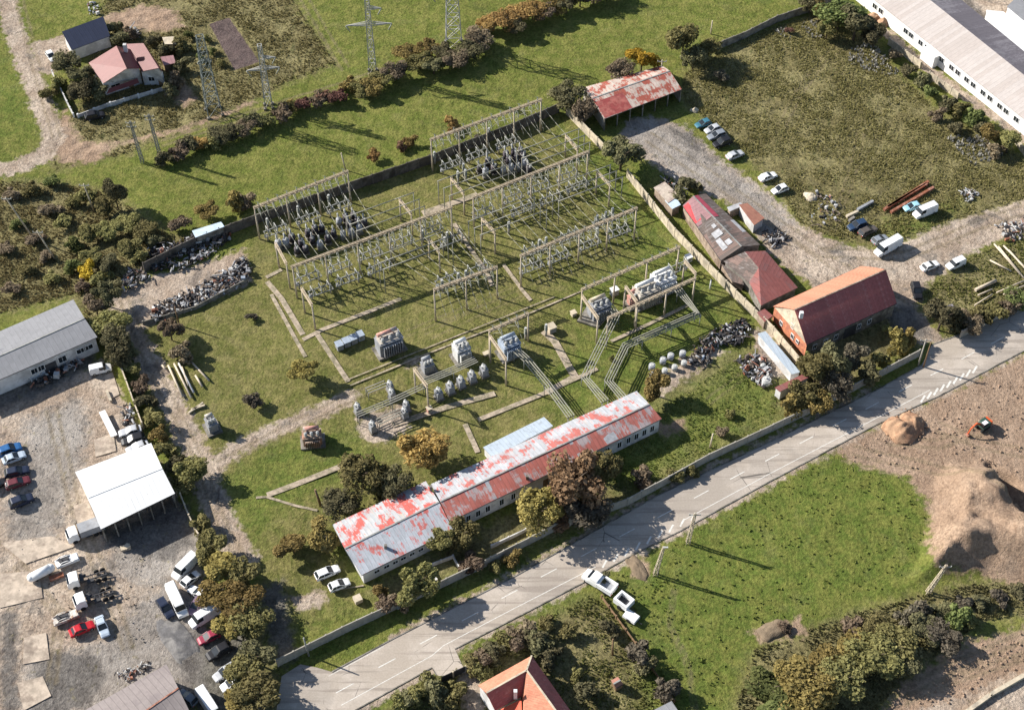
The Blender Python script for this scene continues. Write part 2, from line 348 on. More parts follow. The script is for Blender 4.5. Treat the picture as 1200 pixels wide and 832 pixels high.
gz = np.where(np.abs(P).max(1) > 190, -.1, gz)
# the dug-over slope at the right: a bank with a pit behind it
BANK = [(1060, 690), (1092, 600), (1095, 560), (1110, 540), (1170, 545), (1205, 580), (1260, 640), (1230, 700), (1160, 672)]
sb = sd_poly(P, BANK)
rot = np.stack([P[:, 0] * .8 + P[:, 1] * .6, (P[:, 1] * .8 - P[:, 0] * .6) * .25], 1); gz += np.clip(sb / 6, 0, 1) ** 1.3 * (2.0 + 2.6 * vnoise(P, 6, 8) + 1.8 * vnoise(rot, 1.8, 31) + 1.3 * vnoise(P, 2.0, 9) + .6 * vnoise(P, 1.1, 10))
sp_ = sd_poly(P, [(1160, 545), (1185, 560), (1220, 600), (1240, 650), (1215, 640), (1185, 600)]); gz -= np.clip((sp_ + 1) / 2.5, 0, 1) * 5
ny, nx = X.shape; idx = np.arange(nx * ny).reshape(ny, nx)
q = np.stack([idx[:-1, :-1], idx[:-1, 1:], idx[1:, 1:], idx[1:, :-1]], -1).reshape(-1, 4)
me = bpy.data.meshes.new('ground'); me.vertices.add(len(P)); me.loops.add(q.size); me.polygons.add(len(q))
me.vertices.foreach_set('co', np.column_stack([P, gz]).ravel()); me.loops.foreach_set('vertex_index', q.ravel())
me.polygons.foreach_set('loop_start', np.arange(len(q)) * 4); me.polygons.foreach_set('loop_total', np.full(len(q), 4)); me.polygons.foreach_set('use_smooth', np.ones(len(q), bool))
me.update()
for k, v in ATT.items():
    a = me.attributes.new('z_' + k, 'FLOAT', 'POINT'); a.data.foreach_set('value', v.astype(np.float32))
m, t, b = base_mat('ground'); tc = t.new('ShaderNodeTexCoord'); O = tc.outputs['Object']
nL = t.noise(O, .05, 4, .6); nM = t.noise(O, .33, 5, .7); nF = t.noise(O, 1.7, 5, .75); nS = t.noise(t.mapping(O, (1.0, .35, 1), (0, 0, R(-30))), .9, 5, .7, .6)
nE = t.noise(O, .6, 4, .6); nL2 = t.noise(O, .13, 8, .68, .4)
def lay(cs, a=nM, lo=.38, hi=.62, fine=.45, big=.25):
    c = t.mix(t.ss(a, lo, hi), cs[0] + (1,), cs[1] + (1,))
    if len(cs) > 2: c = t.mix(t.ss(nS, .52, .7), c, cs[2] + (1,))
    h = t.new('ShaderNodeHueSaturation'); t.L(c, h.inputs['Color'])
    k = t.math('ADD', t.ss(nF, .28, .72, 1 - fine, 1 + fine), t.math('MULTIPLY', t.math('SUBTRACT', nL, .5), big * 2)); t.L(k, h.inputs['Value']); return h.outputs[0]
GC = {
 'base': lay([(.122, .146, .030), (.192, .192, .052), (.088, .106, .022)], fine=.38),
 'dry': lay([(.140, .140, .042), (.210, .186, .072), (.096, .110, .028)], fine=.36),
 'lush': lay([(.104, .142, .028), (.165, .178, .042), (.074, .098, .020)], fine=.4),
 'rut': lay([(.190, .150, .090), (.240, .190, .120), (.120, .100, .060)], fine=.3),
 'scrub': lay([(.155, .130, .060), (.240, .208, .100), (.105, .108, .042)], a=nL2, fine=.5),
 'brown': lay([(.310, .215, .150), (.390, .280, .200), (.235, .160, .110)], a=nL2, fine=.3),
 'pale': lay([(.350, .270, .205), (.480, .395, .315), (.235, .180, .140)], a=nL2, fine=.36),
 'grav': lay([(.270, .240, .212), (.360, .328, .295), (.200, .178, .155)], a=nL2, fine=.2),
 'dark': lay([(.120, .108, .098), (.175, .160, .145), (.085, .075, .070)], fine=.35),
 'garden': lay([(.110, .080, .075), (.140, .105, .095), (.085, .062, .058)], fine=.3),
}
c = GC['base']
def zone(c, key, amp, soft, cap=1.0):
    a = t.new('ShaderNodeAttribute', attribute_name='z_' + key)
    e = t.math('ADD', a.outputs['Fac'], t.math('MULTIPLY', t.math('SUBTRACT', nE, .5), amp))
    return t.mix(t.ss(e, -soft, soft, 0, cap), c, GC[key])
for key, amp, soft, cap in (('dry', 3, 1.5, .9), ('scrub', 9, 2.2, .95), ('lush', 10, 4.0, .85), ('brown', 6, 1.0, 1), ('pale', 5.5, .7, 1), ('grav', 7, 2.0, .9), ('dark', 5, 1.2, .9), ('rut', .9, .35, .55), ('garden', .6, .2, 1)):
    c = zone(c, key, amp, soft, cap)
# grass and weeds creeping into the bare ground
nW = t.noise(O, .42, 7, .7, .3); zp = t.new('ShaderNodeAttribute', attribute_name='z_pale'); pz_ = t.ss(zp.outputs['Fac'], 0, 1, .12, 1); c = t.mix(t.math('MULTIPLY', t.ss(nW, .58, .68, 0, .6), pz_), c, GC['scrub']); c = t.mix(t.math('MULTIPLY', t.ss(t.noise(O, .16, 6, .7, .5), .54, .62, 0, .6), pz_), c, GC['dark']); pa = t.new('ShaderNodeAttribute', attribute_name='z_pale'); br = t.new('ShaderNodeAttribute', attribute_name='z_brown')
t.L(c, b.inputs['Base Color']); b.inputs['Roughness'].default_value = .95; b.inputs['Specular IOR Level'].default_value = .1
bn = t.new('ShaderNodeBump'); bn.inputs['Strength'].default_value = .9; bn.inputs['Distance'].default_value = .5
t.L(t.math('ADD', nF, t.math('MULTIPLY', nM, .6)), bn.inputs['Height']); t.L(bn.outputs[0], b.inputs['Normal'])
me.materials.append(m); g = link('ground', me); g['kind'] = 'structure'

# ------------------------------------------------------------------ road, kerbs, markings, paths
UP = [(389, 787), (461, 748), (600, 677), (774, 579), (900, 519), (1026, 458), (1080, 428), (1092, 404), (1125, 392), (1200, 352), (1300, 300)]
LO = [(1300, 360), (1200, 411), (1102, 463), (1026, 498), (900, 565), (797, 622), (741, 650), (688, 680), (600, 726), (533, 760), (546, 788), (512, 792), (506, 782), (416, 832), (300, 900)]
m, t, b = base_mat('asphalt'); tc = t.new('ShaderNodeTexCoord'); O = tc.outputs['Object']
rd = R(32.0)
along = t.mapping(O, (.04, .9, 1), (0, 0, -rd)); n1 = t.noise(along, 1.0, 4, .6); n2 = t.noise(O, .12, 5, .7); n3 = t.noise(O, 3.0, 4, .8)
c = t.mix(t.ss(n2, .4, .62), (.390, .335, .278, 1), (.470, .410, .350, 1)); c = t.mix(t.ss(t.noise(O, .035, 6, .6), .5, .56, 0, .45), c, (.30, .265, .23, 1)); c = t.mix(t.ss(n1, .50, .62, 0, .75), c, (.27, .23, .195, 1))
vo = t.new('ShaderNodeTexVoronoi', feature='DISTANCE_TO_EDGE'); t.L(t.mapping(t.mapping(O), (.16, .16, .16)), vo.inputs['Vector']); vo.inputs['Scale'].default_value = 1
c = t.mix(t.math('MULTIPLY', t.ss(vo.outputs[0], .012, .0), t.ss(n2, .5, .6)), c, (.10, .09, .08, 1))
h = t.new('ShaderNodeHueSaturation'); t.L(c, h.inputs['Color']); t.L(t.ss(n3, .3, .7, .9, 1.1), h.inputs['Value']); t.L(h.outputs[0], b.inputs['Base Color']); b.inputs['Roughness'].default_value = .9
b.inputs['Specular IOR Level'].default_value = .15
ASPH = m
mb = MB(); rp = [(280, 900), (322, 845), (330, 792), (352, 778), (372, 782)] + UP + LO
from mathutils.geometry import tessellate_polygon
rv = [at(x, y, .012) for x, y in rp]; tri = tessellate_polygon([rv])
def upf(vs, tr):
    out = []
    for f in tr:
        a, b_, c_ = (vs[i] for i in f); out.append(tuple(f) if (b_ - a).cross(c_ - a).z > 0 else tuple(f)[::-1])
    return out
mb.add(rv, upf(rv, tri)); r_ = mb.build('road', ASPH); r_['kind'] = 'structure'
def strip(mb, line, wid, z, th=None, mi=0):
    p = [Vector((*at(x, y)[:2], 0)) for x, y in line]; n = len(p); lr = []
    for i in range(n):
        d = (p[min(i + 1, n - 1)] - p[max(i - 1, 0)]).normalized(); s = Vector((-d.y, d.x, 0)) * wid / 2; lr.append((p[i] + s, p[i] - s))
    for (a, b_), (c_, d_) in zip(lr[:-1], lr[1:]):
        q4 = [Vector((v.x, v.y, z)) for v in (b_, d_, c_, a)]
        if th: mb.slab(q4, th, mi)
        else: mb.quad(*q4, mi)
mb = MB(); strip(mb, UP[:7], .22, .10, .2); strip(mb, [(x, y) for x, y in LO[1:10]], .2, .09, .2); strip(mb, LO[11:14], .2, .09, .2); strip(mb, UP[7:], .22, .1, .2)
k_ = mb.build('kerb', CONCD); k_['kind'] = 'structure'
# lay-by kerb curve and slab verge
LINEM = pm('road_paint', (.62, .60, .55), .8, .2, 2.0)
mb = MB()
DX = [(404, 806), (453.5, 776.5), (502, 749), (551, 722), (597, 696), (643, 671), (690, 647), (735, 624), (779, 602), (822, 579), (864, 557), (905, 536), (945, 515.5), (984, 495), (1022, 475.5), (1061, 455), (1098, 436), (1134, 417), (1169, 399)]
for x, y in DX:
    c0 = at(x, y, .017); d = (at(1098, 436) - at(404, 806)).normalized(); s = Vector((-d.y, d.x, 0))
    mb.quad(c0 - d * 1.7 - s * .09, c0 + d * 1.7 - s * .09, c0 + d * 1.7 + s * .09, c0 - d * 1.7 + s * .09)
strip(mb, [(400, 826), (506, 768), (520, 756), (600, 714), (698, 664)], .13, .017)
strip(mb, [(800, 610), (900, 556), (1000, 504), (1090, 457)], .13, .017)
strip(mb, [(385, 792), (450, 757)], .1, .017)
for i in range(9):
    x = 706 + i * 13; y = 661 - i * 6.9
    strip(mb, [(x, y + 4), (x + 5, y - 5)], .35, .018)
for i in range(9):
    x = 1079 + i * 7.6; y = 468 - i * 4.3
    strip(mb, [(x, y + 3.5), (x + 5, y - 4.5)], .4, .018)
l_ = mb.build('road_marking', LINEM)
mb = MB()
for q4 in ([(0, 636), (60, 628), (88, 640), (30, 660)], [(28, 747), (54, 741), (58, 772), (27, 778)], [(86, 592), (104, 588), (112, 608), (92, 620)], [(0, 672), (46, 668), (50, 700), (0, 712)], [(110, 515), (133, 508), (136, 528), (112, 535)], [(20, 800), (50, 792), (60, 815), (28, 832)], [(122, 440), (132, 436), (140, 462), (128, 468)]):
    mb.slab([at(x, y, .022) for x, y in q4[::-1]], .12)
sl_ = mb.build('concrete_slab', pm('slab_concrete', (.46, .38, .30), .95, .25, .6, (.30, .24, .19))); sl_['kind'] = 'structure'; l_['kind'] = 'structure'
# concrete paths and cable ducts of the substation
PATHM = pm('path_concrete', (.38, .31, .235), .95, .3, 1.2, (.24, .21, .14))
mb = MB(); pz = 0
for ln, wd in (([(313, 330), (330, 350), (355, 392)], 1.3), ([(372, 392), (385, 412), (408, 447)], 1.2), ([(318, 345), (345, 395), (358, 418)], .9), ([(355, 398), (378, 386), (440, 362), (470, 350)], 1.1),
               ([(532, 262), (550, 290), (570, 318), (577, 335)], 1.1), ([(495, 250), (560, 228)], 1.8), ([(312, 325), (330, 316)], 1.0), ([(313, 580), (345, 568), (405, 544)], 1.4),
               ([(300, 583), (312, 582), (345, 592), (372, 598)], .6), ([(460, 498), (520, 478), (580, 461)], 1.5), ([(560, 492), (600, 476), (640, 460)], 1.2), ([(640, 460), (700, 432)], 1.0), ([(637, 388), (650, 400), (668, 432), (676, 445)], 1.8),
               ([(640, 460), (676, 440)], 1.6), ([(545, 497), (560, 530)], 1.2), ([(590, 310), (612, 340), (622, 352)], .9), ([(716, 400), (760, 380), (805, 358)], .9), ([(400, 690), (426, 686)], .3)):
    strip(mb, ln, wd * .85, .0 + pz, .12); pz += .004
    
for ln, wd in (([(410, 452), (500, 415), (600, 376), (680, 342)], .5), ([(405, 446), (500, 408), (600, 368), (650, 348)], .35)):
    strip(mb, ln, wd * .7, .0 + pz, .06); pz += .004
p_ = mb.build('path', PATHM); p_['kind'] = 'structure'
# ------------------------------------------------------------------ buildings
UPV = Vector((0, 0, 1)); DULL = pm('dull_plaster', (.33, .26, .20), .9, .3, .9, (.22, .16, .12))
def lerp(a, b, k): return a + (b - a) * k
def wall_openings(root, a, b, zs, items, depth_n, kind='window'):
    """openings on the wall a->b (outside to the right of a->b); items = (centre fraction, width, height, sill)"""
    a, b = Vector((a[0], a[1], 0)), Vector((b[0], b[1], 0)); d = (b - a).normalized(); n = Vector((d.y, -d.x, 0)) * depth_n; L = (b - a).length
    for it in items:
        fr, wd, hg, sill = it[:4]; knd = it[4] if len(it) > 4 else kind
        c = a + d * L * fr + n * .0; rz = math.atan2(d.y, d.x)
        if knd == 'window':
            f = MB(); t_ = .09
            for sx, sw in ((-wd / 2 - t_ / 2, t_), (wd / 2 + t_ / 2, t_)): f.box((c.x + d.x * sx + n.x * .03, c.y + d.y * sx + n.y * .03, sill), (sw, .14, hg), rz)
            for sz in (sill - t_, sill + hg): f.box((c.x + n.x * .03, c.y + n.y * .03, sz), (wd + 2 * t_, .16, t_), rz)
            f.box((c.x + n.x * .03, c.y + n.y * .03, sill), (.05, .12, hg), rz)
            fo = f.build('window', WHITEP, root)
            MB().box((c.x + n.x * .02, c.y + n.y * .02, sill + .01), (wd - .02, .07, hg - .02), rz).build('pane', GLASS, fo)
        else:
            mt = {'door': WOOD, 'gate': DSTEEL, 'opening': DSTEEL}[knd]
            o = MB().box((c.x + n.x * .03, c.y + n.y * .03, sill), (wd, .1, hg), rz).build('door', mt, root)
            MB().box((c.x + n.x * .1 + d.x * wd * .38, c.y + n.y * .1 + d.y * wd * .38, sill + min(1, hg / 2)), (.06, .06, .18), rz).build('handle', STEEL, o)
def plan_slab(mb, pts, t, mi=0, axis=None):
    """plate through 3D pts; makes the polygon face up"""
    n = sum(((pts[i].cross(pts[(i + 1) % len(pts)])) for i in range(len(pts))), Vector())
    if n.z < 0: pts = pts[::-1]; 
    mb.slab(pts, t, mi, axis)
def gable(name, label, cat, fl, fr, nr, nl, r1, r2, he, hr, wallm, roofm, roofm2=None, oh=.35, wins=(), nhe=None, extra=None, open_near=False, gablem=None, curve=False, ridge_cap=STEEL, th=.12):
    """fl..nl = eave corners as photo pixels at height he; r1, r2 = left and right ridge end pixels at hr"""
    nhe = nhe or he
    FL, FR, NR, NL = (at(*fl, he), at(*fr, he), at(*nr, nhe), at(*nl, nhe)); R1, R2 = at(*r1, hr), at(*r2, hr)
    c = (FL + FR + NR + NL) / 4; root = thing(name, label, cat, (c.x, c.y, 0))
    # walls
    def ins(p, k): 
        v = (c - p); v.z = 0; return p + v.normalized() * k
    ifl, ifr, inr, inl = (ins(p, oh * 1.3) for p in (FL, FR, NR, NL)); ax = (R2 - R1).normalized()
    ir1, ir2 = R1 + ax * oh, R2 - ax * oh; dz = Vector((0, 0, .16))
    g0 = lambda p: Vector((p.x, p.y, -.1))
    w_ = MB(); two_ = isinstance(wallm, list)
    def poly(pts, mi=0): w_.add(pts, [tuple(range(len(pts)))], mi if two_ else 0)
    sides = [(inl, inr, 0), (inr, ifr, 1), (ifr, ifl, 2), (ifl, inl, 3)]
    for a, b_, k in sides:
        if open_near and k == 0: continue
        if k in (0, 2): poly([g0(a), g0(b_), b_ - dz, a - dz], 1)
        elif k == 1: poly([g0(a), g0(b_), b_ - dz, ir2 - dz, a - dz], 1)
        else: poly([g0(a), g0(b_), b_ - dz, ir1 - dz, a - dz])
    wo = w_.build('wall', wallm, root)
    if open_near:   # posts along an open front
        for i in range(7):
            p = lerp(inl, inr, i / 6); MB().box((p.x, p.y, -.1), (.25, .25, nhe - .1), math.atan2(ax.y, ax.x)).build('post', CONCD, root)
    # roof
    if curve:
        for (A, B, mt, nm) in ((FL, FR, roofm, 'roof'), (NL, NR, roofm2 or roofm, 'roof')):
            mb = MB(); N = 6
            for i in range(N):
                k0, k1 = i / N, (i + 1) / N; f = lambda k: Vector((0, 0, .14 * math.sin(math.pi * k)))
                pa, pb, pc, pd = lerp(A, R1, k0) + f(k0), lerp(B, R2, k0) + f(k0), lerp(B, R2, k1) + f(k1), lerp(A, R1, k1) + f(k1)
                plan_slab(mb, [pa, pb, pc, pd], th, 0, ax)
            mb.build(nm, mt, root)
    else:
        mb = MB(); plan_slab(mb, [FL, R1, R2, FR], th, 0, ax); ro = mb.build('roof', roofm, root)
        mb = MB(); plan_slab(mb, [NL, NR, R2, R1], th, 0, ax); ro = mb.build('roof', roofm2 or roofm, root)
    MB().bar(R1 + UPV * .02, R2 + UPV * .02, .28, .1).build('ridge_cap', ridge_cap, root)
    mb = MB()
    mb.bar(NL - UPV * .08, NR - UPV * .08, .14, .14); mb.build('gutter', DSTEEL, root)
    for sd, items in wins:
        a, b_, _ = sides[sd]; wall_openings(root, a, b_, 0, items, 1)
    return root, dict(FL=FL, FR=FR, NR=NR, NL=NL, R1=R1, R2=R2, c=c, ax=ax)
def flat_shed(name, label, cat, pts, hs, roofm, wallm, th=.12, inset=.3, axis=None):
    P_ = [at(x, y, h) for (x, y), h in zip(pts, hs if isinstance(hs, (list, tuple)) else [hs] * len(pts))]
    c = sum(P_, Vector()) / len(P_); root = thing(name, label, cat, (c.x, c.y, 0))
    mb = MB(); plan_slab(mb, P_[:], th, 0, axis); mb.build('roof', roofm, root)
    Q = []
    for p in P_:
        v = c - p; v.z = 0; Q.append(p + v.normalized() * inset - UPV * (th + .01))
    w_ = MB(); n = len(Q)
    for i in range(n):
        a, b_ = Q[i], Q[(i + 1) % n]; w_.add([Vector((a.x, a.y, -.1)), Vector((b_.x, b_.y, -.1)), b_, a], [(0, 1, 2, 3)])
    w_.build('wall', wallm, root)
    return root, P_
def patch(root, A, B, C, D, u0, u1, v0, v1, mat, dz=.02, name='roof_sheet'):
    """sheet lying on the roof plane A,B (eave) D,C (ridge): u along, v up"""
    def pt(u, v): return lerp(lerp(A, B, u), lerp(D, C, u), v) + UPV * dz
    mb = MB(); plan_slab(mb, [pt(u0, v0), pt(u1, v0), pt(u1, v1), pt(u0, v1)], .015, 0, (B - A)); return mb.build(name, mat, root)
RW = lambda *fr, w=.9, h=1.3, s=1.2: [(f, w, h, s) for f in fr]

# materials for roofs
R_SPALE = roof_mat('service_roof_far', (.42, .43, .45), (.42, .13, .11), .45, (.85, 2.6), .6, .22, .6, .35, .14, streak=5, col3=(.42, .38, .36))
R_SRED = roof_mat('service_roof_near', (.46, .39, .38), (.43, .14, .11), .60, (.85, 2.6), .8, .2, .6, .25, .16, streak=6, col3=(.45, .30, .28))
R_WING = roof_mat('wing_roof_near', (.44, .46, .49), (.47, .13, .11), .42, (.85, 2.6), .6, .2, .6, .22, .22, streak=4)
R_WINGF = roof_mat('wing_roof_far', (.46, .47, .48), (.48, .11, .09), .50, (.85, 2.6), .6, .2, .6, .25, .22, streak=4, col3=(.46, .40, .33))
R_WHITE = roof_mat('white_membrane', (.72, .72, .71), (.58, .57, .54), .12, (1.0, 6), .3, .08, .5, seamd=.3)
R_GREY = roof_mat('grey_tiles', (.25, .25, .26), None, 0, (1.1, 1.1), .25, .1, .7)
R_NAVY = roof_mat('navy_sheet', (.030, .036, .062), None, 0, (1.0, 4), .6, .12, .4)
R_MAROON = roof_mat('maroon_metal', (.17, .055, .054), None, 0, (.5, 5), .5, .12, .5)
R_ROSE = roof_mat('rose_metal', (.20, .066, .062), None, 0, (.5, 5), .5, .1, .5)
R_RUSTY = roof_mat('rusty_sheet', (.50, .42, .36), (.30, .08, .055), .50, (1.0, 2.6), .7, .25, .7, .28, .22, streak=3, col3=(.38, .15, .10))
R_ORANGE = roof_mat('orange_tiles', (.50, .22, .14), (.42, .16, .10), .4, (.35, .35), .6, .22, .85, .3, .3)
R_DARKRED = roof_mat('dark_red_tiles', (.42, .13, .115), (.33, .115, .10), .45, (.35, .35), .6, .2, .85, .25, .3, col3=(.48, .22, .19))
R_FACT = roof_mat('pale_corrugated', (.48, .43, .40), (.41, .36, .33), .45, (1.1, 30), .35, .12, .8, .06, .9)
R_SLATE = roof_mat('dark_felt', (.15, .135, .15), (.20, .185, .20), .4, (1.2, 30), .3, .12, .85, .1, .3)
R_BLUEG = roof_mat('pale_blue_sheet', (.40, .46, .52), (.30, .34, .38), .3, (.8, 3), .6, .1, .5)
R_BARK = roof_mat('worn_brown_felt', (.135, .108, .095), (.19, .13, .11), .4, (1.0, 2.2), .6, .25, .85, .12, .5, col3=(.24, .22, .21))
R_PINK = roof_mat('faded_pink_felt', (.30, .17, .175), (.24, .13, .14), .4, (1.0, 2.2), .6, .15, .85, .15, .4)
R_BROWNR = roof_mat('brown_red_sheet', (.26, .095, .085), (.19, .09, .085), .45, (.8, 3), .7, .2, .8, .1, .4)
R_GREYC = roof_mat('grey_corrugated', (.26, .225, .215), (.21, .18, .175), .4, (1.1, 2.0), .7, .12, .85, .1, .5)
R_RED = pm('bright_red_sheet', (.62, .055, .06), .6, .15, 1.2)
R_LGREY = pm('light_grey_sheet', (.40, .40, .41), .7, .2, 1.2)
R_LB = pm('light_blue_sheet', (.50, .60, .68), .6, .15, 1.2)

# the long service building: two bodies of one house
root, G = gable('service_building', 'long low white service building with peeling red and pale metal roof beside the road', 'building',
    (505, 567), (746, 458), (775.5, 490.6), (527, 611), (516, 587.5), (761, 473.5), 3.7, 4.9, WHITEW, R_SPALE, R_SRED,
    wins=[(0, [(f, .9, 1.7, 1.0) for f in (.03, .075, .12, .165, .23, .285, .60, .67, .74, .80, .845, .885, .925, .965)] + [(.44, 1.2, 2.2, 0, 'door')]), (1, [(.3, .9, 1.4, 1.1), (.7, .9, 1.4, 1.1)]), (2, RW(.1, .2, .3, .5, .6, .8, .9))])
svc = root
# patches of newer pale sheets across the near slope
for u0, u1 in ((.735, .79), (.60, .615), (.20, .215)): patch(root, G['NL'], G['NR'], G['R2'], G['R1'], u0, u1, .03, .97, R_LGREY)
w2, G2 = gable('tmp', '', '', (389.5, 614.5), (499, 563.5), (531, 621), (423.6, 673.7), (404, 642.5), (514.5, 588), 3.3, 4.5, WHITEW, R_WINGF, R_WING,
    wins=[(0, [(f, 1.0, .8, 1.4) for f in (.15, .26, .36, .45, .55, .65, .75, .84)] + [(.93, 1.0, 2.0, 0, 'door')]), (3, RW(.35, .75))])
for ch in list(w2.children):
    ch.parent = svc; ch.location = Vector(w2.location) - Vector(svc.location) + Vector(ch.location)
bpy.data.objects.remove(w2)
for x, y, h in ((452, 641, 4.0), (505, 572, 4.6), (618, 560, 4.2)):
    p = at(x, y, h); MB().box((p.x, p.y, h - .6), (.5, .5, 1.3)).build('chimney', CONCD, svc)
root, _ = flat_shed('lean_to', 'pale blue metal roofed annex behind the long white service building', 'shed', [(566, 524), (637.5, 488.5), (648, 499), (577, 536)], [2.6, 2.6, 3.0, 3.0], R_BLUEG, WHITEW)
# white roofed hall
root, G = gable('storage_hall', 'white roofed storage hall with open front in the dirt yard', 'hall', (88, 553), (177, 519), (205, 578), (118, 620), (103.5, 583), (190, 548.5), 4.6, 5.3, WHITEP, R_WHITE, None, open_near=True, ridge_cap=WHITEP)
# grey roofed building at the left edge
root, G = gable('workshop', 'grey roofed white workshop building at the left edge of the dirt yard', 'building', (-60, 414), (86, 351), (114, 395), (-40, 462), (-50, 439), (99, 373), 4.2, 5.2, WHITEW, R_GREY,
    wins=[(0, [(.93, 1.8, 1.2, 1.7), (.87, 1.8, 1.2, 1.7), (.72, 1.6, 1.6, 1.4), (.62, 2.6, 2.6, 0, 'gate'), (.55, 1.4, 1.4, 1.6), (.50, 1.4, 1.4, 1.6)])])
root, _ = flat_shed('annex', 'small annex with brown and pale roof in front of the grey roofed workshop', 'annex', [(-30, 415), (7, 408), (20, 431), (-20, 447)], [5.4, 5.0, 3.6, 3.6], R_LGREY, WHITEW)
# farmhouse, top left
root, G = gable('house', 'white house with rose red cross roof behind a low white fence', 'house', (104, 73), (138, 53), (148, 80), (121, 98), (104, 73), (121, 98), 4.6, 4.6, WHITEW, R_ROSE)
for ch in list(root.children): bpy.data.objects.remove(ch)
he, hr = 4.2, 8.0
A, B = at(104, 74, he), at(121, 98, he); T1, T2 = at(136.5, 54, hr), at(148.5, 80.5, hr); Cc, D = at(153, 58, 5.2), at(163.5, 80, 5.2)
ax = (T2 - T1).normalized()
mb = MB(); plan_slab(mb, [A, B, T2, T1], .15, 0, ax); mb.build('roof', R_ROSE, root)
mb = MB(); plan_slab(mb, [T1, T2, D, Cc], .15, 0, ax); mb.build('roof', R_MAROON, root)
def inn(p, k=.6): v = (root.location - p); v.z = 0; return p + v.normalized() * k
ba, bb, bt1, bt2, bc, bd = inn(A), B - ax * .8 + UPV * -.2, T1 + ax * .5 - UPV * .2, T2 - ax * .8 - UPV * .2, inn(Cc) - UPV * .2, D - ax * .8 - UPV * .2
g0 = lambda p: Vector((p.x, p.y, -.1))
w_ = MB(); w_.add([g0(bb), g0(bd), bd, bt2, bb], [(0, 1, 2, 3, 4)]); w_.add([g0(ba), g0(bb), bb, ba - UPV * .2], [(0, 1, 2, 3)]); w_.add([g0(bc), g0(bd), bd, bc], [(0, 1, 2, 3)]); w_.add([g0(ba), g0(bc), bc, bt1, ba - UPV * .2], [(0, 1, 2, 3, 4)])
w_.build('wall', WHITEW, root)
wall_openings(root, bb, bd, 0, [(.30, 1.5, 1.1, 3.0), (.62, 1.1, 1.0, 3.2), (.3, 2.2, 1.4, .9), (.7, 1.2, 2.0, 0, 'door')], 1)
# second range to the right
A2, B2 = at(146, 52, 5.0), at(166, 84, 4.4); T3, T4 = at(168, 51, 6.8), at(186, 80, 6.8); C2, D2 = at(175, 60, 4.4), at(191, 84, 4.4)
mb = MB(); plan_slab(mb, [A2, B2, T4, T3], .15, 0, ax); mb.build('roof', R_MAROON, root)
mb = MB(); plan_slab(mb, [T3, T4, D2, C2], .15, 0, ax); mb.build('roof', R_MAROON, root)
w_ = MB(); i2 = [p - UPV * .25 - ax * .5 for p in (B2, T4, D2)]; j2 = [p - UPV * .25 + ax * .5 for p in (A2, T3, C2)]
w_.add([g0(i2[0]), g0(i2[2]), i2[2], i2[1], i2[0]], [(0, 1, 2, 3, 4)]); w_.add([g0(j2[0]), g0(j2[2]), j2[2], j2[1], j2[0]], [(0, 1, 2, 3, 4)]); w_.add([g0(i2[2]), g0(j2[2]), j2[2], i2[2]], [(0, 1, 2, 3)])
w_.build('wall', WHITEW, root); wall_openings(root, i2[0], i2[2], 0, [(.4, 1.4, 1.2, 1.2), (.8, 1.0, 2.0, 0, 'door')], 1)
p = at(147, 57, 7.6); MB().box((p.x, p.y, 6.6), (.8, .8, 2.2)).build('chimney', WHITEW, root)
pv = [at(128, 104, 3.0), at(161, 92, 3.0), at(163, 97, 2.4), at(125, 110, 2.4)]
mb = MB(); plan_slab(mb, pv, .12); mb.build('porch_roof', R_MAROON, root)
root, _ = flat_shed('garage', 'navy blue sheet roofed garage beside the rose red roofed house', 'garage', [(72.5, 37.5), (121, 19.5), (129, 42.5), (84, 59)], [4.6, 4.6, 3.2, 3.2], R_NAVY, WHITEW)
root, _ = flat_shed('garden_shed', 'little shed with cream flat roof in the garden of the red roofed house', 'shed', [(190, 44), (204, 43), (207, 52), (193, 52)], 2.4, CREAM, WOOD)
root, _ = flat_shed('lean_to', 'small pink roofed lean-to on the garden side of the red roofed house', 'shed', [(188, 67), (203, 65), (206, 74), (192, 77)], 2.4, R_PINK, WOOD)
# rusty open shed at the top
root, G = gable('open_shed', 'rusty metal roofed open shed at the top end of the tarmac yard', 'shed', (683, 103), (776, 77), (799, 105), (708, 139.5), (694, 115.5), (785, 83.5), 3.6, 4.6, CONC, R_RUSTY, None, open_near=True, oh=.2)
patch(root, G['NL'], G['NR'], G['R2'], G['R1'], .01, .36, .02, .80, pm('dark_red_sheet', (.26, .055, .05), .75, .2, 1.0, (.34, .11, .09)))
# orange tiled two storey house
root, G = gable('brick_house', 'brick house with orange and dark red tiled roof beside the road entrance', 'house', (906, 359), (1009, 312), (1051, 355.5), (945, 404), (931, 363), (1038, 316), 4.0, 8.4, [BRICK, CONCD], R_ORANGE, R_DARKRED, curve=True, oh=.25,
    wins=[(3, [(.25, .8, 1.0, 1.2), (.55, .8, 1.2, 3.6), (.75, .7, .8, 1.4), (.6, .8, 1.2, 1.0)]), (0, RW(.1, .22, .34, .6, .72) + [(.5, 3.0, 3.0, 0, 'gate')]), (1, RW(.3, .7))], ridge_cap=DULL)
i1 = lerp(G['FL'], G['NL'], .04) - UPV * .1; i3 = lerp(G['FL'], G['NL'], .96) - UPV * .1; tt = G['R1'] - UPV * .1; N = 8
def arc(a, k): return lerp(a, tt, k) + UPV * (.1 * math.sin(math.pi * k))
pl = [arc(i1, k / N) for k in range(N)] + [arc(i3, 1 - k / N) for k in range(N + 1)]; nrm = (G['R2'] - G['R1']).normalized()
mb = MB(); fr_ = [p - nrm * .0 + nrm * .12 for p in pl]; bk = [p + nrm * .30 for p in pl]; n = len(pl)
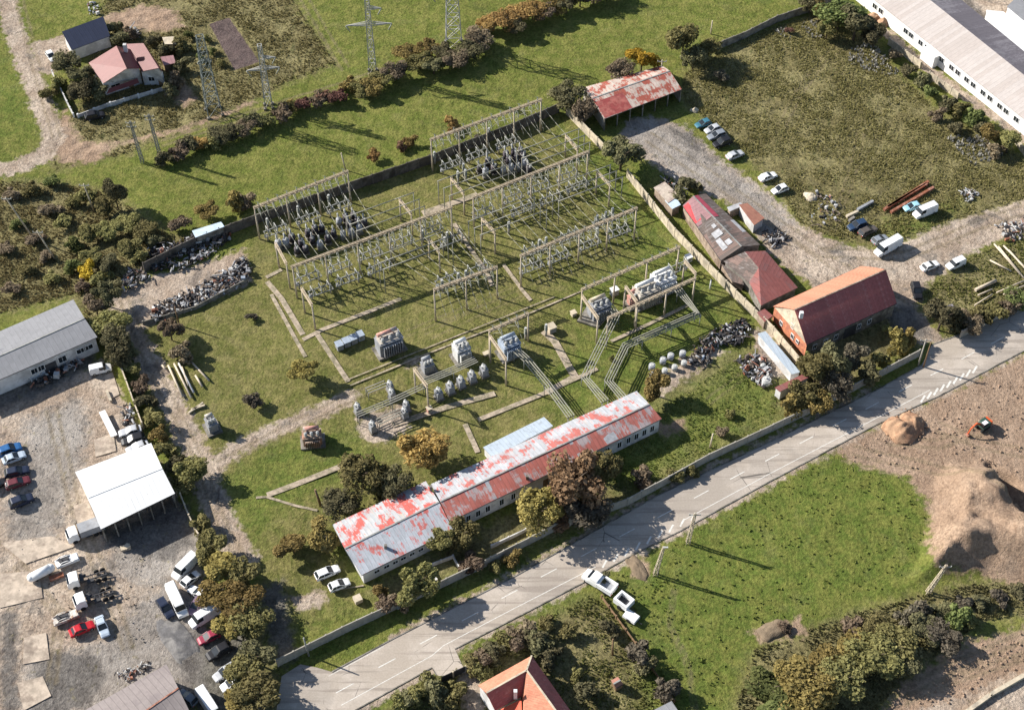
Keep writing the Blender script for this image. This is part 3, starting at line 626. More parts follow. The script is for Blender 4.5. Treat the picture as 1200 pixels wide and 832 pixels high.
mb.add(fr_ + bk, [tuple(range(n))] + [(i, (i + 1) % n, n + (i + 1) % n, n + i) for i in range(n)]); mb.build('gable_end', CREAM, root)
p = at(939, 369, 8.4); MB().box((p.x, p.y, 7.6), (.7, .7, 1.6)).build('chimney', WHITEP, root)
# factory, top right
root, G = gable('factory', 'very long white factory building with pale corrugated roof in the top right corner', 'factory', (1076, -30), (1330, 193), (1268, 192), (1001, -19), (1046, -30), (1300, 195), 4.2, 5.4, pm('bright_white_wall', (.80, .79, .77), .9, .06, .5), R_FACT)
for ch in list(root.children): bpy.data.objects.remove(ch)
E0, E1 = at(1001, -19, 4.3), at(1300, 219, 4.3); T0, T1_ = at(1052, -30, 6.6), at(1330, 192, 6.6); M0, M1 = at(1090, -30, 4.6), at(1370, 200, 4.6)
axf = (E1 - E0).normalized()
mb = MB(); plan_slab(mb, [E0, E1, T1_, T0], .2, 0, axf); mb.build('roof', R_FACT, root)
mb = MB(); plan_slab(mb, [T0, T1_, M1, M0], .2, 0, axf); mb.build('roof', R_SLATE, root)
W0 = E0 + Vector((axf.y, -axf.x, 0)) * -.3; ins_ = Vector((-axf.y, axf.x, 0)) * .35
WA, WB = E0 + ins_ * 1, E1 + ins_ * 1
if (T0 - E0).dot(ins_) < 0: WA, WB = E0 - ins_, E1 - ins_
w_ = MB(); w_.add([g0(WA), g0(WB), WB - UPV * .2, WA - UPV * .2], [(0, 1, 2, 3)]); w_.add([g0(WA), g0(M0), M0 - UPV * .2, T0 - UPV * .2, WA - UPV * .2], [(0, 1, 2, 3, 4)]); w_.add([g0(M0), g0(M1), M1 - UPV * .2, M0 - UPV * .2], [(0, 1, 2, 3)])
w_.build('wall', pm('bright_white_wall', (.80, .79, .77), .9, .06, .5), root)
wn = []
for (px, py) in ((1029, 6), (1035, 12), (1063, 36), (1069, 41), (1080, 50), (1087, 56), (1098, 64), (1104, 70), (1116, 79), (1123, 85), (1134, 93), (1142, 99), (1154, 108), (1161, 115), (1173, 124), (1180, 130), (1193, 139)):
    q_ = at(px, py, 2.4); fr = (q_ - WA).dot((WB - WA)) / (WB - WA).length_squared; wn.append((fr, 1.5, 1.3, 1.7))
wall_openings(root, WA, WB, 0, wn + [(((at(1095, 72, 0) - WA).dot(WB - WA)) / (WB - WA).length_squared, 2.4, 2.6, 0, 'gate')], -1 if ((T0 - E0).dot(Vector((axf.y, -axf.x, 0))) > 0) else 1)
q_ = at(1092, 66, 1.5); MB().box((q_.x, q_.y, -.1), (4.5, 3, 3.2), math.atan2(axf.y, axf.x)).build('porch', pm('bright_white_wall', (.80, .79, .77), .9, .06, .5), root)
root, _ = flat_shed('warehouse', 'white walled warehouse with grey corrugated roof in the far top right corner', 'building', [(1180, 8), (1250, -60), (1400, 20), (1350, 150)], 6.5, R_GREY, pm('bright_white_wall', (.80, .79, .77), .9, .06, .5))
root, _ = flat_shed('loading_ramp', 'low white flat roofed block in front of the warehouse in the top right corner', 'block', [(1156, 12), (1176, 14), (1290, 110), (1262, 118), (1168, 42), (1168, 32), (1156, 22)], 4.0, R_WHITE, pm('bright_white_wall', (.80, .79, .77), .9, .06, .5))
# ramshackle sheds on the right of the substation
root, G = gable('patched_shed', 'long shed with patched pink, red and dark felt roof beside the substation wall', 'shed', (827, 227), (891, 287), (845, 305.5), (800, 241), (812.5, 230), (869, 289), 3.0, 4.3, DULL, R_BARK, R_BARK, oh=.2)
A, B, C_, D = G['NL'], G['NR'], G['R2'], G['R1']; A2, B2 = G['FL'], G['FR']
patch(root, A, B, C_, D, .0, .40, .02, .97, R_PINK, .03); patch(root, A, B, C_, D, .02, .34, .0, .42, R_RED, .06)
for u0, u1, v0, v1 in ((.60, .70, .35, .8), (.72, .9, .3, .55), (.5, .56, .6, .8), (.8, .88, .6, .85)): patch(root, A, B, C_, D, u0, u1, v0, v1, R_LGREY, .05)
patch(root, A2, B2, C_, D, .0, .42, .62, .97, pm('crimson_sheet', (.40, .07, .10), .6, .15, 1.2), .03); patch(root, A2, B2, C_, D, .52, .75, .0, .22, R_LGREY, .04)
# dark hip roofed shed
P1, P2, P3, P4, P5, P6 = at(848, 306, 3), at(873, 295, 4.4), at(889, 314, 5.0), at(878, 331, 3), at(892, 358, 3), at(933, 338, 3.2)
P7, P8 = at(897, 294, 3), at(935, 337, 3)
c = (P1 + P6 + P7 + P5) / 4; root = thing('hipped_shed', 'brown red and dark felt hipped shed next to the orange tiled house', 'shed', (c.x, c.y, 0))
mb = MB(); plan_slab(mb, [P1, P2, P3, P4], .12); mb.build('roof', R_BARK, root)
mb = MB(); plan_slab(mb, [P4, P3, P8, P5], .12); mb.build('roof', R_BROWNR, root)
mb = MB(); plan_slab(mb, [P2, P7, P8, P3], .12); mb.build('roof', R_BROWNR, root)
w_ = MB(); R5 = [lerp(p, c, .05) for p in (P1, P4, P5, P8, P7, P2)]
for i in range(6):
    a, b_ = R5[i], R5[(i + 1) % 6]; w_.add([g0(a), g0(b_), Vector((b_.x, b_.y, 2.75)), Vector((a.x, a.y, 2.75))], [(0, 1, 2, 3)])
w_.build('wall', CONCD, root)
root, _ = flat_shed('hut', 'hut with faded orange sheet roof and white side beside the tarmac yard', 'hut', [(866, 240), (876, 238), (896, 255.5), (884, 264)], [3.0, 3.0, 2.6, 2.6], roof_mat('faded_orange', (.32, .15, .105), (.25, .11, .08), .4, (.9, 3)), WHITEW)
root, _ = flat_shed('hut', 'low hut with white and grey sheets leaning beside the faded orange hut', 'hut', [(852, 243), (868, 237), (871, 241), (855, 248)], 2.2, R_LGREY, DULL)
root, _ = flat_shed('canopy', 'beige patched canopy at the head of the shed row by the substation wall', 'canopy', [(766, 220), (779, 213), (796, 229), (783, 238)], 2.6, pm('beige_sheet', (.50, .42, .34), .8, .2, 1.2, (.34, .26, .22)), DULL)
root, _ = flat_shed('canopy', 'light blue sheeted canopy in the shed row by the substation wall', 'canopy', [(779, 235), (790, 229), (798, 240), (788, 245)], 2.5, R_LB, DULL)
root, _ = flat_shed('store', 'low brown store between the patched shed and the cream wall', 'shed', [(845, 309), (868, 322), (872, 334), (858, 330)], 1.9, R_BARK, DULL)
root, _ = flat_shed('store', 'small brick red roofed store beside the gable of the orange tiled house', 'shed', [(887, 366), (896, 362), (906, 370), (896, 377)], 2.4, R_BROWNR, DULL)
root, _ = flat_shed('narrow_shed', 'narrow pale blue roofed shed along the wall beside the orange tiled house', 'shed', [(888, 391), (897, 388), (938, 436), (928, 438.5)], 2.4, R_BLUEG, WHITEW)
root, _ = flat_shed('rusty_shed', 'small shed with rust red roof at the end of the narrow pale blue one', 'shed', [(908, 454), (946, 436), (948, 442), (914, 459)], 2.6, R_BROWNR, WHITEW)
root, _ = flat_shed('rear_shed', 'little pale roofed shed by the scrap yard at the back wall', 'shed', [(225, 270.5), (259, 260), (263, 265.5), (229, 278.5)], 2.7, R_LB, CONCD)
root, G = gable('lodge', 'small lodge with dark tiled roof among trees by the road entrance', 'lodge', (1103, 361), (1116, 356), (1124, 365), (1112, 371), (1108, 359), (1119, 361), 3.0, 4.2, DULL, R_SLATE, None, wins=[(0, RW(.3, .7))])
# barn roof at the lower left edge
root, G = gable('barn', 'barn with long grey corrugated roof and red ridge at the bottom left', 'barn', (85, 840), (195, 778), (240, 870), (140, 925), (105, 878), (209, 806), 4.5, 6.0, DULL, R_GREYC, None, ridge_cap=RUST, wins=[(1, [(.25, 1.2, 1.2, 1.4), (.7, 2.6, 2.8, 0, 'gate')])])
# house at the bottom centre: two crossing ranges
root, G = gable('tiled_house', 'tiled house with light orange and dark maroon hips at the bottom', 'house', (561, 803), (623, 768), (623, 768), (561, 803), (561, 803), (623, 768), 4.0, 7.5, WHITEW, R_ORANGE)
for ch in list(root.children): bpy.data.objects.remove(ch)
he, hr = 4.2, 7.2
a1, a2 = at(560.5, 802.5, he), at(623, 768, he); b1, b2 = at(570, 811.5, hr), at(617, 785, hr); c2 = at(650, 832, hr); d2 = at(668, 834, he)
c9 = at(700, 900, hr); d9 = at(720, 905, he); e1 = at(580, 832, he); v1 = at(612, 815, he)
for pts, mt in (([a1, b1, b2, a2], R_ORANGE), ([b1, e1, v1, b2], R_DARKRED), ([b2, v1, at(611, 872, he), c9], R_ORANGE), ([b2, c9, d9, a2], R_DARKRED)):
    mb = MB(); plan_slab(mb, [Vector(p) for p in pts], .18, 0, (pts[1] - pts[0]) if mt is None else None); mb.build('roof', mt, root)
mb = MB(); plan_slab(mb, [at(584, 832, 3.4), at(611, 819, 5.2), at(612, 850, 5.2), at(595, 860, 3.4)], .15); mb.build('porch_roof', pm('fresh_red_tiles', (.56, .10, .05), .7, .15, 1.5), root)
p = at(604, 811, 6.6); MB().box((p.x, p.y, 4.8), (.6, .6, 2.4)).build('chimney', WHITEP, root)
p = at(621, 801, 6.4); MB().box((p.x, p.y, 5.5), (1.0, .7, 1.2)).build('dormer', WHITEP, root)
w_ = MB(); base = [lerp(p, root.location, .06) for p in (a1, a2, d9, c9, at(611, 872, he), v1, e1)]; 
for i in range(len(base)):
    p, q_ = base[i], base[(i + 1) % len(base)]; w_.add([g0(p), g0(q_), Vector((q_.x, q_.y, he - .3)), Vector((p.x, p.y, he - .3))], [(0, 1, 2, 3)])
w_.build('wall', WHITEW, root)
for a, b_ in ((b1, b2), (b2, c9), (a2, b2)): MB().bar(a + UPV * .05, b_ + UPV * .05, .3, .14).build('ridge_cap', CREAM, root)
root, _ = flat_shed('shed', 'grey roofed shed cut off by the bottom edge right of the orange house', 'shed', [(765, 832), (787, 821), (800, 840), (775, 855)], 2.6, R_GREY, WOOD)
# small structures
root, G = gable('well_house', 'tiny well house with brown tiled roof in the overgrown garden', 'well', (716, 797), (724, 792.5), (730.5, 801), (722, 806), (719, 801), (727, 796.5), 1.5, 2.3, WOOD, roof_mat('old_brown_tiles', (.33, .16, .12), (.22, .11, .09), .4, (.3, .3)), None, oh=.1)
root, _ = flat_shed('guard_hut', 'tiny guard hut with orange roof by the roadside wall', 'hut', [(461, 699), (468, 696), (472, 703), (465, 708)], 2.3, R_ORANGE, WHITEW)
mb = MB(); p = at(419, 700, 1.0); mb.box((p.x, p.y, -.05), (1.4, 1.4, 1.0), .5); tag(mb.build('manhole_box', CREAM, None, (p.x, p.y, 0)), 'small cream concrete box on the grass near the guard hut', 'box')

# ------------------------------------------------------------------ walls and fences
def fence(name, label, cat, line, h, mat, th=.18, step=3.0, group=None, postm=None, cap=True, pw=.28):
    pts = [at(x, y)[:2] for x, y in line]; pts = [Vector((p[0], p[1], 0)) for p in pts]
    root = thing(name, label, cat, pts[0], group); mb = MB(); n = 0; posts = MB(); P_ = []
    for a, b_ in zip(pts[:-1], pts[1:]):
        L = (b_ - a).length; k = max(1, round(L / step)); d = (b_ - a) / k; rz = math.atan2(d.y, d.x)
        for i in range(k):
            p, q_ = a + d * i, a + d * (i + 1); dh = random.uniform(-.08, .05); e = (q_ - p).normalized() * (pw / 2 + .01)
            mb.bar(p + e + UPV * ((h + dh) / 2 - .15), q_ - e + UPV * ((h + dh) / 2 - .15), th, h + dh + .3)
            P_.append((p, rz))
    P_.append((pts[-1], 0))
    mb.build('panel', mat, root)
    pm_ = None
    for p, rz in P_[:100]:
        if pm_ is None:
            pm_ = MB().box((0, 0, -.3), (pw, pw, h + .42)).mesh('post', postm or mat)
        o = link('post', pm_, root); o.location = p - pts[0]; o.rotation_euler = (0, 0, rz)
    return root
fence('perimeter_wall', 'dark precast concrete wall along the back of the substation', 'wall', [(170, 318), (230, 288), (300, 262), (410, 224), (504, 192), (600, 155), (655, 131)], 2.6, pm('dark_concrete', (.13, .115, .10), .9, .4, .5, (.07, .06, .05)))  # dark concrete, mottled with a darker tone in patches
fence('perimeter_wall', 'cream concrete wall running down from the rusty shed', 'wall', [(664, 134), (709, 180)], 2.4, CREAM)
fence('perimeter_wall', 'long cream concrete wall between the substation and the shed row', 'wall', [(735, 208), (790, 277), (850, 338), (905, 392), (945, 440)], 2.4, CREAM)
fence('roadside_wall', 'long grey concrete wall along the road in front of the service building', 'wall', [(326, 780), (402, 742), (505, 694), (560, 668), (650, 622), (735, 592), (830, 540), (905, 505), (945, 486), (1000, 458), (1076, 418)], 2.2, CONC)
fence('roadside_wall', 'grey concrete wall by the road right of the yard entrance', 'wall', [(1125, 396), (1160, 378), (1200, 357), (1260, 326)], 2.2, CONC)
fence('yard_wall', 'pale concrete wall between the dirt yard and the narrow lane', 'wall', [(128, 398), (145, 440), (168, 502)], 2.0, CREAM)
fence('yard_wall', 'pale concrete wall behind the storage hall along the lane', 'wall', [(213, 585), (223, 610), (234, 632)], 2.0, CREAM)
fence('field_wall', 'dark crumbling wall between the green meadow and the scrub field', 'wall', [(835, 60), (870, 46), (910, 26), (960, 10), (985, 0)], 2.0, CONCD)
fence('factory_wall', 'broken white wall along the scrub side of the factory', 'wall', [(1041, 52), (1060, 66), (1078, 80)], 1.8, CREAM)
fence('factory_wall', 'white wall stretch halfway along the scrub side of the factory', 'wall', [(1088, 91), (1105, 103), (1122, 116)], 1.8, CREAM)
fence('factory_wall', 'short white wall at the right edge below the factory', 'wall', [(1190, 168), (1200, 182), (1212, 196)], 1.8, CREAM)
fence('garden_fence', 'white fence on the lane side of the red roofed house', 'fence', [(62, 88), (87, 138)], 1.3, WHITEW, .15, 2.5, postm=WHITEP)
fence('garden_fence', 'low white fence with tall posts in front of the red roofed house', 'fence', [(92, 138), (130, 124), (195, 105)], 1.0, WHITEW, .15, 3.5, postm=WHITEP, pw=.4)
fence('garden_wall', 'low white wall around the flower bed between road wall and service building', 'wall', [(512, 681), (503, 664), (531, 653), (539, 668)], .7, WHITEW, .2)
fence('garden_wall', 'low white wall beside the tall autumn trees in front of the service building', 'wall', [(576, 641), (616, 622)], .7, WHITEW, .2)
fence('wire_fence', 'dark overgrown fence running up from the bottom of the weedy garden', 'fence', [(705, 700), (722, 724), (745, 755), (775, 800), (790, 822)], .8, WOOD, .06, 2.5)
fence('pipe_wall', 'long white concrete channel across the bottom right corner', 'channel', [(1125, 840), (1160, 815), (1200, 792), (1260, 756)], .6, CREAM, .7, 8)
fence('gate', 'grey metal gate between two roadside gateposts at the bottom', 'gate', [(516, 800), (546, 786)], 1.8, DSTEEL, .08, 3.0, postm=CREAM)
fence('scrap_fence', 'low dark fence round the near side of the scrap yard', 'fence', [(168, 380), (230, 362), (290, 330)], .9, CONCD, .15)
# ------------------------------------------------------------------ trees and bushes
def crown_mesh(seed, n=2600, lobes=14, leaf=.052, low=0.0, bare=0.0):
    """unit crown: radius about 1 horizontally, leaf-sized faces spread through clumps"""
    r = np.random.default_rng(seed); th = r.random(lobes) * 6.283; rr = np.sqrt(r.random(lobes)) * .76; zz = r.random(lobes) * .95 - .35
    rr = rr * np.sqrt(np.clip(1 - (zz * .85) ** 2, .1, 1)); C = np.stack([rr * np.cos(th), rr * np.sin(th), zz], 1); S = .20 + r.random(lobes) * .28
    C[0] = (0, 0, .2); S[0] = .48; k = r.integers(0, lobes, n); d = r.normal(size=(n, 3)); d /= np.linalg.norm(d, axis=1)[:, None]
    rad = S[k] * (1 - r.random(n) ** 2.2 * .75) * (1 + .28 * (vnoise(d[:, :2] * 3 + k[:, None] * 7, 1, seed) - .5)); p = C[k] + d * rad[:, None]
    p[:, 2] = np.maximum(p[:, 2], -.85 + low)
    s = leaf * (.4 + r.random(n) ** 2 * 1.5); nrm = d * .6 + r.normal(size=(n, 3)) * .6; nrm[:, 2] += .25; nrm /= np.linalg.norm(nrm, axis=1)[:, None]
    a = np.cross(nrm, r.normal(size=(n, 3))); a /= np.linalg.norm(a, axis=1)[:, None]; b_ = np.cross(nrm, a)
    a *= s[:, None]; b_ *= (s * (.55 + .4 * r.random(n)))[:, None]
    v = np.stack([p - a - b_ * .4, p + a * .2 - b_, p + a + b_ * .3, p - a * .1 + b_], 1).reshape(-1, 3)
    return v
CV = [crown_mesh(11 + i, n=[7500, 7000, 8000, 6800, 6400][i], lobes=[13, 17, 11, 20, 9][i]) for i in range(5)]
CVB = [crown_mesh(41 + i, n=[2000, 2200, 1800][i], lobes=[7, 9, 6][i], leaf=.09, low=.35) for i in range(3)]
def leafmesh(v, name, mat):
    me = bpy.data.meshes.new(name); n = len(v) // 4; me.vertices.add(len(v)); me.loops.add(len(v)); me.polygons.add(n)
    me.vertices.foreach_set('co', v.ravel()); me.loops.foreach_set('vertex_index', np.arange(len(v))); me.polygons.foreach_set('loop_start', np.arange(n) * 4); me.polygons.foreach_set('loop_total', np.full(n, 4))
    me.update(); me.materials.append(mat); return me
LM = {
 'olive': (leaf_mat('leaf_olive', (.130, .118, .044), (.290, .262, .108)), 'olive green'),
 'green': (leaf_mat('leaf_green', (.080, .100, .034), (.200, .215, .075)), 'mid green'),
 'dark': (leaf_mat('leaf_dark', (.088, .084, .044), (.205, .186, .098)), 'dark green'),
 'brown': (leaf_mat('leaf_brown', (.120, .090, .060), (.265, .205, .138)), 'brown'),
 'rust': (leaf_mat('leaf_rust', (.155, .090, .050), (.310, .200, .120)), 'rusty brown'),
 'orange': (leaf_mat('leaf_orange', (.240, .145, .050), (.470, .320, .120)), 'orange'),
 'yellow': (leaf_mat('leaf_yellow', (.300, .200, .020), (.600, .420, .060)), 'bright yellow'),
 'ochre': (leaf_mat('leaf_ochre', (.165, .128, .042), (.350, .270, .100)), 'yellow brown'),
 'grey': (leaf_mat('leaf_grey', (.085, .072, .052), (.200, .170, .125)), 'grey brown bare'),
 'red': (leaf_mat('leaf_red', (.120, .060, .045), (.220, .125, .095)), 'reddish'),
}
CMC = {}
def trunk_mesh(seed):
    random.seed(seed); mb = MB(); mb.cyl((0, 0, -.9), (0.02, .01, .05), .075, .05, 7)
    for i in range(6):
        a = i * 1.05 + random.random(); z = -.35 + i * .08; r_ = .45 + random.random() * .25
        mb.cyl((0, 0, z), (math.cos(a) * r_, math.sin(a) * r_, z + .45 + random.random() * .2), .035, .01, 5)
    return mb.mesh('trunk', BARK)
TRK = [trunk_mesh(s) for s in (1, 2, 3)]
tree_n = 0
def plant(x, y, r, kind, label, h=None, group=None, bush=None):
    """crown centre seen at photo pixel x, y; r = crown radius in metres, h = height in metres"""
    global tree_n; tree_n += 1; bush = (r < 2.9) if bush is None else bush
    h = h or (r * 1.35 if bush else r * 1.75); zc = h * (.42 if bush else .56)
    p = at(x, y, zc); L = (CVB if bush else CV); i = (tree_n * 7 + int(x)) % len(L); key = (kind, bush, i)
    if key not in CMC: CMC[key] = leafmesh(L[i], 'crown', LM[kind][0])
    root = thing('bush' if bush else 'tree', label, 'bush' if bush else 'tree', (p.x, p.y, -.1), group)
    o = link('foliage' if bush else 'crown', CMC[key], root); o.location = (0, 0, zc + .1); o.rotation_euler = (0, 0, tree_n * 2.1); sz = (h - zc) / 1.0
    kx = random.uniform(.84, 1.16); o.scale = (r * kx, r / kx, sz if not bush else h * .6)
    if not bush:
        t_ = link('trunk', TRK[tree_n % 3], root); t_.location = (0, 0, zc + .1); t_.scale = (r * .8, r * .8, zc / .9)
    return root
def row(desc, where, pts, group, rs=1.0, hk=None):
    """pts = (x, y, r, kind[, h]); label by colour and place in the row counted from the left of the photo"""
    for i, q_ in enumerate(sorted(pts)):
        c_ = LM[q_[3]][1]; kd = 'bush' if q_[2] * rs < 2.9 else 'tree'
        lab = f"{c_} {kd} {desc}, {ORD[i]} from the left"
        plant(q_[0], q_[1], q_[2] * rs, q_[3], lab, q_[4] if len(q_) > 4 else (q_[2] * rs * hk if hk else None), group)
random.seed(3)
# single marked trees
plant(498, 528, 5.2, 'orange', 'round orange autumn tree behind the service building')
plant(424, 556, 4.9, 'olive', 'large olive tree behind the left end of the service building', 7.5)
plant(462, 566, 3.6, 'dark', 'dark tree between the orange tree and the service building')
plant(449, 578, 2.8, 'olive', 'small round bush touching the back eave of the service building')
plant(398, 590, 3.8, 'dark', 'dark low tree at the left corner of the service building', 4.5)
plant(375, 632, 4.0, 'ochre', 'yellow brown tree left of the service building end wall', 4.5)
plant(343, 640, 3.4, 'ochre', 'yellow brown small tree on the lawn near the two white parked cars', 3.8)
plant(632, 598, 4.9, 'ochre', 'yellow brown tree in front of the service building, left of the rusty one')
plant(672, 566, 6.4, 'rust', 'big rusty brown tree in front of the service building')
plant(690, 600, 4.6, 'grey', 'grey brown half bare tree below the big rusty one', 6)
plant(706, 550, 4.0, 'olive', 'olive tree right of the big rusty one')
plant(655, 612, 2.2, 'rust', 'small rusty bush by the wall below the big rusty tree')
plant(752, 560, 2.6, 'brown', 'small brown bush by the roadside wall under the service building end')
plant(542, 625, 3.4, 'olive', 'olive tree against the service building eave beside the flower bed')
plant(519, 632, 3.0, 'olive', 'lower olive tree touching the left roof of the service building')
plant(487, 684, 4.2, 'olive', 'olive tree between the guard hut and the flower bed')
plant(552, 660, 2.6, 'brown', 'brown bush behind the wall right of the flower bed')
plant(358, 434, 3.3, 'ochre', 'lone yellow brown tree on the substation lawn', 5)
plant(297, 473, 2.1, 'grey', 'lone bare grey bush on the left substation lawn')
plant(199, 388, 2.9, 'brown', 'brown bare bush below the scrap yard, the upper of two')
plant(213, 412, 2.8, 'brown', 'brown bare bush below the scrap yard, the lower of two')
plant(295, 371, 1.2, 'grey', 'tiny grey bush on the lawn below the scrap yard')
plant(728, 183, 5.4, 'dark', 'dark olive tree at the gap in the cream wall by the tarmac yard', 7.5)
plant(665, 112, 4.4, 'dark', 'dark brown green tree at the corner of the back wall beside the rusty shed', 6.5)
plant(686, 130, 3.2, 'brown', 'brown tree hugging the left wall of the rusty shed')
plant(752, 72, 4.0, 'yellow', 'bright yellow tree behind the rusty open shed')
plant(727, 84, 3.4, 'brown', 'brown shrubby tree behind the rusty open shed')
plant(801, 48, 5.2, 'olive', 'tall olive tree on the wall right of the yellow tree', 10)
plant(813, 68, 3.6, 'dark', 'dark tree at the foot of the tall olive tree')
plant(831, 58, 3.0, 'olive', 'smaller olive tree on the crumbling wall right of the tall one')
plant(846, 92, 2.0, 'grey', 'grey bush in the scrub right of the tall olive tree')
plant(768, 450, 3.4, 'ochre', 'yellow brown tree at the right corner of the service building')
plant(790, 232, 2.6, 'dark', 'dark bush behind the shed row near the beige canopy')
plant(808, 216, 2.8, 'dark', 'dark bush on the tarmac side of the beige canopy')
plant(1104, 372, 4.4, 'dark', 'dark green tree left of the little lodge by the road', 7)
plant(1160, 160, 3.2, 'ochre', 'yellow brown tree by the broken factory wall', 5)
plant(1183, 166, 3.4, 'olive', 'olive tree at the right edge below the factory', 6)
plant(926, 36, 1.3, 'red', 'small red bush in the top scrub near the crumbling wall')
plant(100, 318, 2.4, 'yellow', 'small yellow tree among the olive thicket left of the scrap yard')
plant(225, 551, 3.4, 'olive', 'olive tree on the lane behind the storage hall')
plant(560, 160, .9, 'grey', 'tiny grey shrub under the back busbar gantry')
plant(717, 420, .8, 'olive', 'tiny tuft beside the right cable bridge')
# rows
row('in the lane hedge', 'between wall and lane', [(158, 432, 2.0, 'olive'), (163, 452, 2.2, 'brown'), (172, 470, 2.2, 'dark'), (177, 490, 2.6, 'olive'), (186, 508, 2.2, 'ochre'), (193, 527, 2.4, 'olive'), (209, 545, 2.6, 'dark'), (214, 566, 2.6, 'olive'), (150, 415, 2.4, 'dark')], 'bushes along the lane hedge')
row('beside the parked vans', 'in the tall hedge by the lane', [(246, 638, 4.6, 'olive'), (262, 664, 5.0, 'ochre'), (284, 672, 4.8, 'olive'), (256, 694, 4.6, 'ochre'), (279, 706, 5.4, 'ochre'), (294, 726, 5.0, 'olive'), (272, 738, 4.6, 'ochre'), (298, 768, 4.8, 'dark'), (286, 790, 4.6, 'olive'), (300, 815, 5.2, 'olive'), (281, 823, 3.8, 'ochre'), (236, 618, 3.2, 'olive')], 'trees beside the parked vans', .8, 1.3)
row('by the road entrance', 'below the orange tiled house', [(958, 432, 5.4, 'olive', 8), (979, 428, 5.2, 'dark', 8), (1000, 417, 4.2, 'grey', 6), (983, 452, 4.4, 'grey', 6), (940, 462, 4.4, 'olive', 6), (926, 478, 3.6, 'ochre', 4.6), (960, 472, 4.0, 'ochre', 4.6), (1030, 420, 2.9, 'olive', 4), (1052, 404, 3.6, 'ochre', 5), (1064, 398, 2.9, 'ochre', 4), (1015, 440, 3.4, 'dark', 4.5), (945, 425, 2.9, 'green', 4), (1040, 385, 1.8, 'olive')], 'trees below the orange tiled house', .74)
row('behind the road wall', 'right of the lodge', [(1137, 378, 3.0, 'brown', 4), (1152, 374, 2.8, 'olive'), (1166, 366, 2.8, 'olive'), (1180, 358, 2.8, 'brown'), (1192, 350, 3.0, 'green', 4), (1122, 380, 2.4, 'dark')], 'bushes behind the road wall')
row('at the top corner', 'left of the factory end', [(964, 14, 3.6, 'ochre', 5), (984, 18, 5.6, 'green', 8), (1003, 30, 5.6, 'dark', 8), (1026, 42, 4.0, 'dark', 6), (950, 4, 3.2, 'dark'), (970, 34, 3.0, 'olive')], 'trees left of the factory end')
row('in the meadow tree line', 'beyond the back wall', [(196, 186, 3.2, 'dark'), (208, 178, 3.4, 'brown'), (222, 172, 3.4, 'dark'), (234, 168, 2.9, 'orange'), (246, 165, 3.4, 'olive'), (258, 158, 3.8, 'dark'), (272, 154, 3.6, 'dark'), (286, 150, 3.6, 'brown'), (300, 145, 3.4, 'dark'), (314, 141, 3.2, 'olive'),
    (328, 134, 3.4, 'brown'), (342, 128, 3.0, 'ochre'), (356, 122, 3.0, 'red'), (370, 118, 3.0, 'brown'), (384, 117, 3.0, 'red'), (398, 113, 3.2, 'red'), (408, 100, 3.4, 'ochre'), (422, 104, 3.8, 'olive'), (436, 102, 4.0, 'ochre'), (448, 92, 4.2, 'olive'), (462, 84, 4.6, 'brown'), (478, 62, 4.4, 'ochre'), (492, 72, 4.6, 'olive'), (500, 56, 3.8, 'ochre'),
    (508, 78, 4.4, 'dark'), (522, 64, 4.4, 'dark'), (535, 70, 4.6, 'brown'), (549, 60, 4.6, 'dark'), (562, 46, 4.6, 'brown'), (576, 28, 4.8, 'orange')], 'tree line across the meadow', .82, 1.15)
row('on the upper tree line', 'right of the tall pylon', [(590, 24, 4.8, 'orange'), (604, 30, 4.0, 'dark'), (608, 16, 4.4, 'orange'), (624, 12, 4.8, 'orange'), (638, 14, 4.2, 'brown'), (650, 4, 4.4, 'ochre'), (664, 6, 4.2, 'dark'), (680, -2, 4.4, 'dark'), (696, -6, 4.6, 'brown'), (712, -10, 4.6, 'dark')], 'upper end of the tree line', .85, 1.25)
row('in the left thicket', 'above the scrap yard', [(36, 222, 3.6, 'olive'), (62, 212, 3.2, 'green'), (58, 246, 4.2, 'brown'), (84, 236, 2.9, 'olive'), (102, 232, 4.0, 'olive'), (122, 240, 4.6, 'olive'), (134, 228, 4.4, 'dark', 8), (150, 262, 5.0, 'olive'), (170, 272, 4.6, 'olive'), (184, 282, 3.4, 'dark'), (126, 270, 4.6, 'olive'), (103, 272, 4.4, 'olive'), (86, 288, 3.6, 'green'),
    (108, 300, 4.4, 'olive'), (128, 308, 4.4, 'dark'), (150, 290, 4.6, 'olive'), (162, 300, 3.6, 'olive'), (88, 312, 3.6, 'green'), (118, 325, 4.0, 'olive'), (132, 335, 3.2, 'dark'), (96, 335, 3.0, 'brown')], 'trees of the left thicket', .66, 1.1)
row('between workshop and lane', 'at the scrap yard corner', [(122, 346, 3.2, 'dark'), (112, 360, 2.9, 'brown'), (127, 380, 4.0, 'olive', 5), (135, 398, 3.2, 'dark'), (140, 415, 3.0, 'dark')], 'trees at the scrap yard corner')
row('in the brown scrub', 'at the left edge', [(12, 228, 2.6, 'brown'), (22, 262, 2.2, 'green'), (8, 290, 2.4, 'brown'), (40, 280, 2.6, 'brown'), (30, 315, 2.4, 'olive'), (55, 300, 2.2, 'brown'), (60, 325, 2.4, 'olive'), (15, 340, 2.4, 'brown'), (75, 262, 2.6, 'olive')], 'scrub bushes at the left edge', .9, .8)
row('by the back wall', 'on the meadow side', [(212, 262, 2.6, 'brown'), (244, 246, 3.0, 'ochre', 3.6), (275, 238, 2.8, 'ochre'), (288, 236, 2.4, 'brown'), (436, 184, 1.8, 'orange'), (470, 173, 1.6, 'rust'), (480, 166, 1.8, 'ochre'), (530, 147, 2.2, 'orange')], 'bushes behind the back wall')
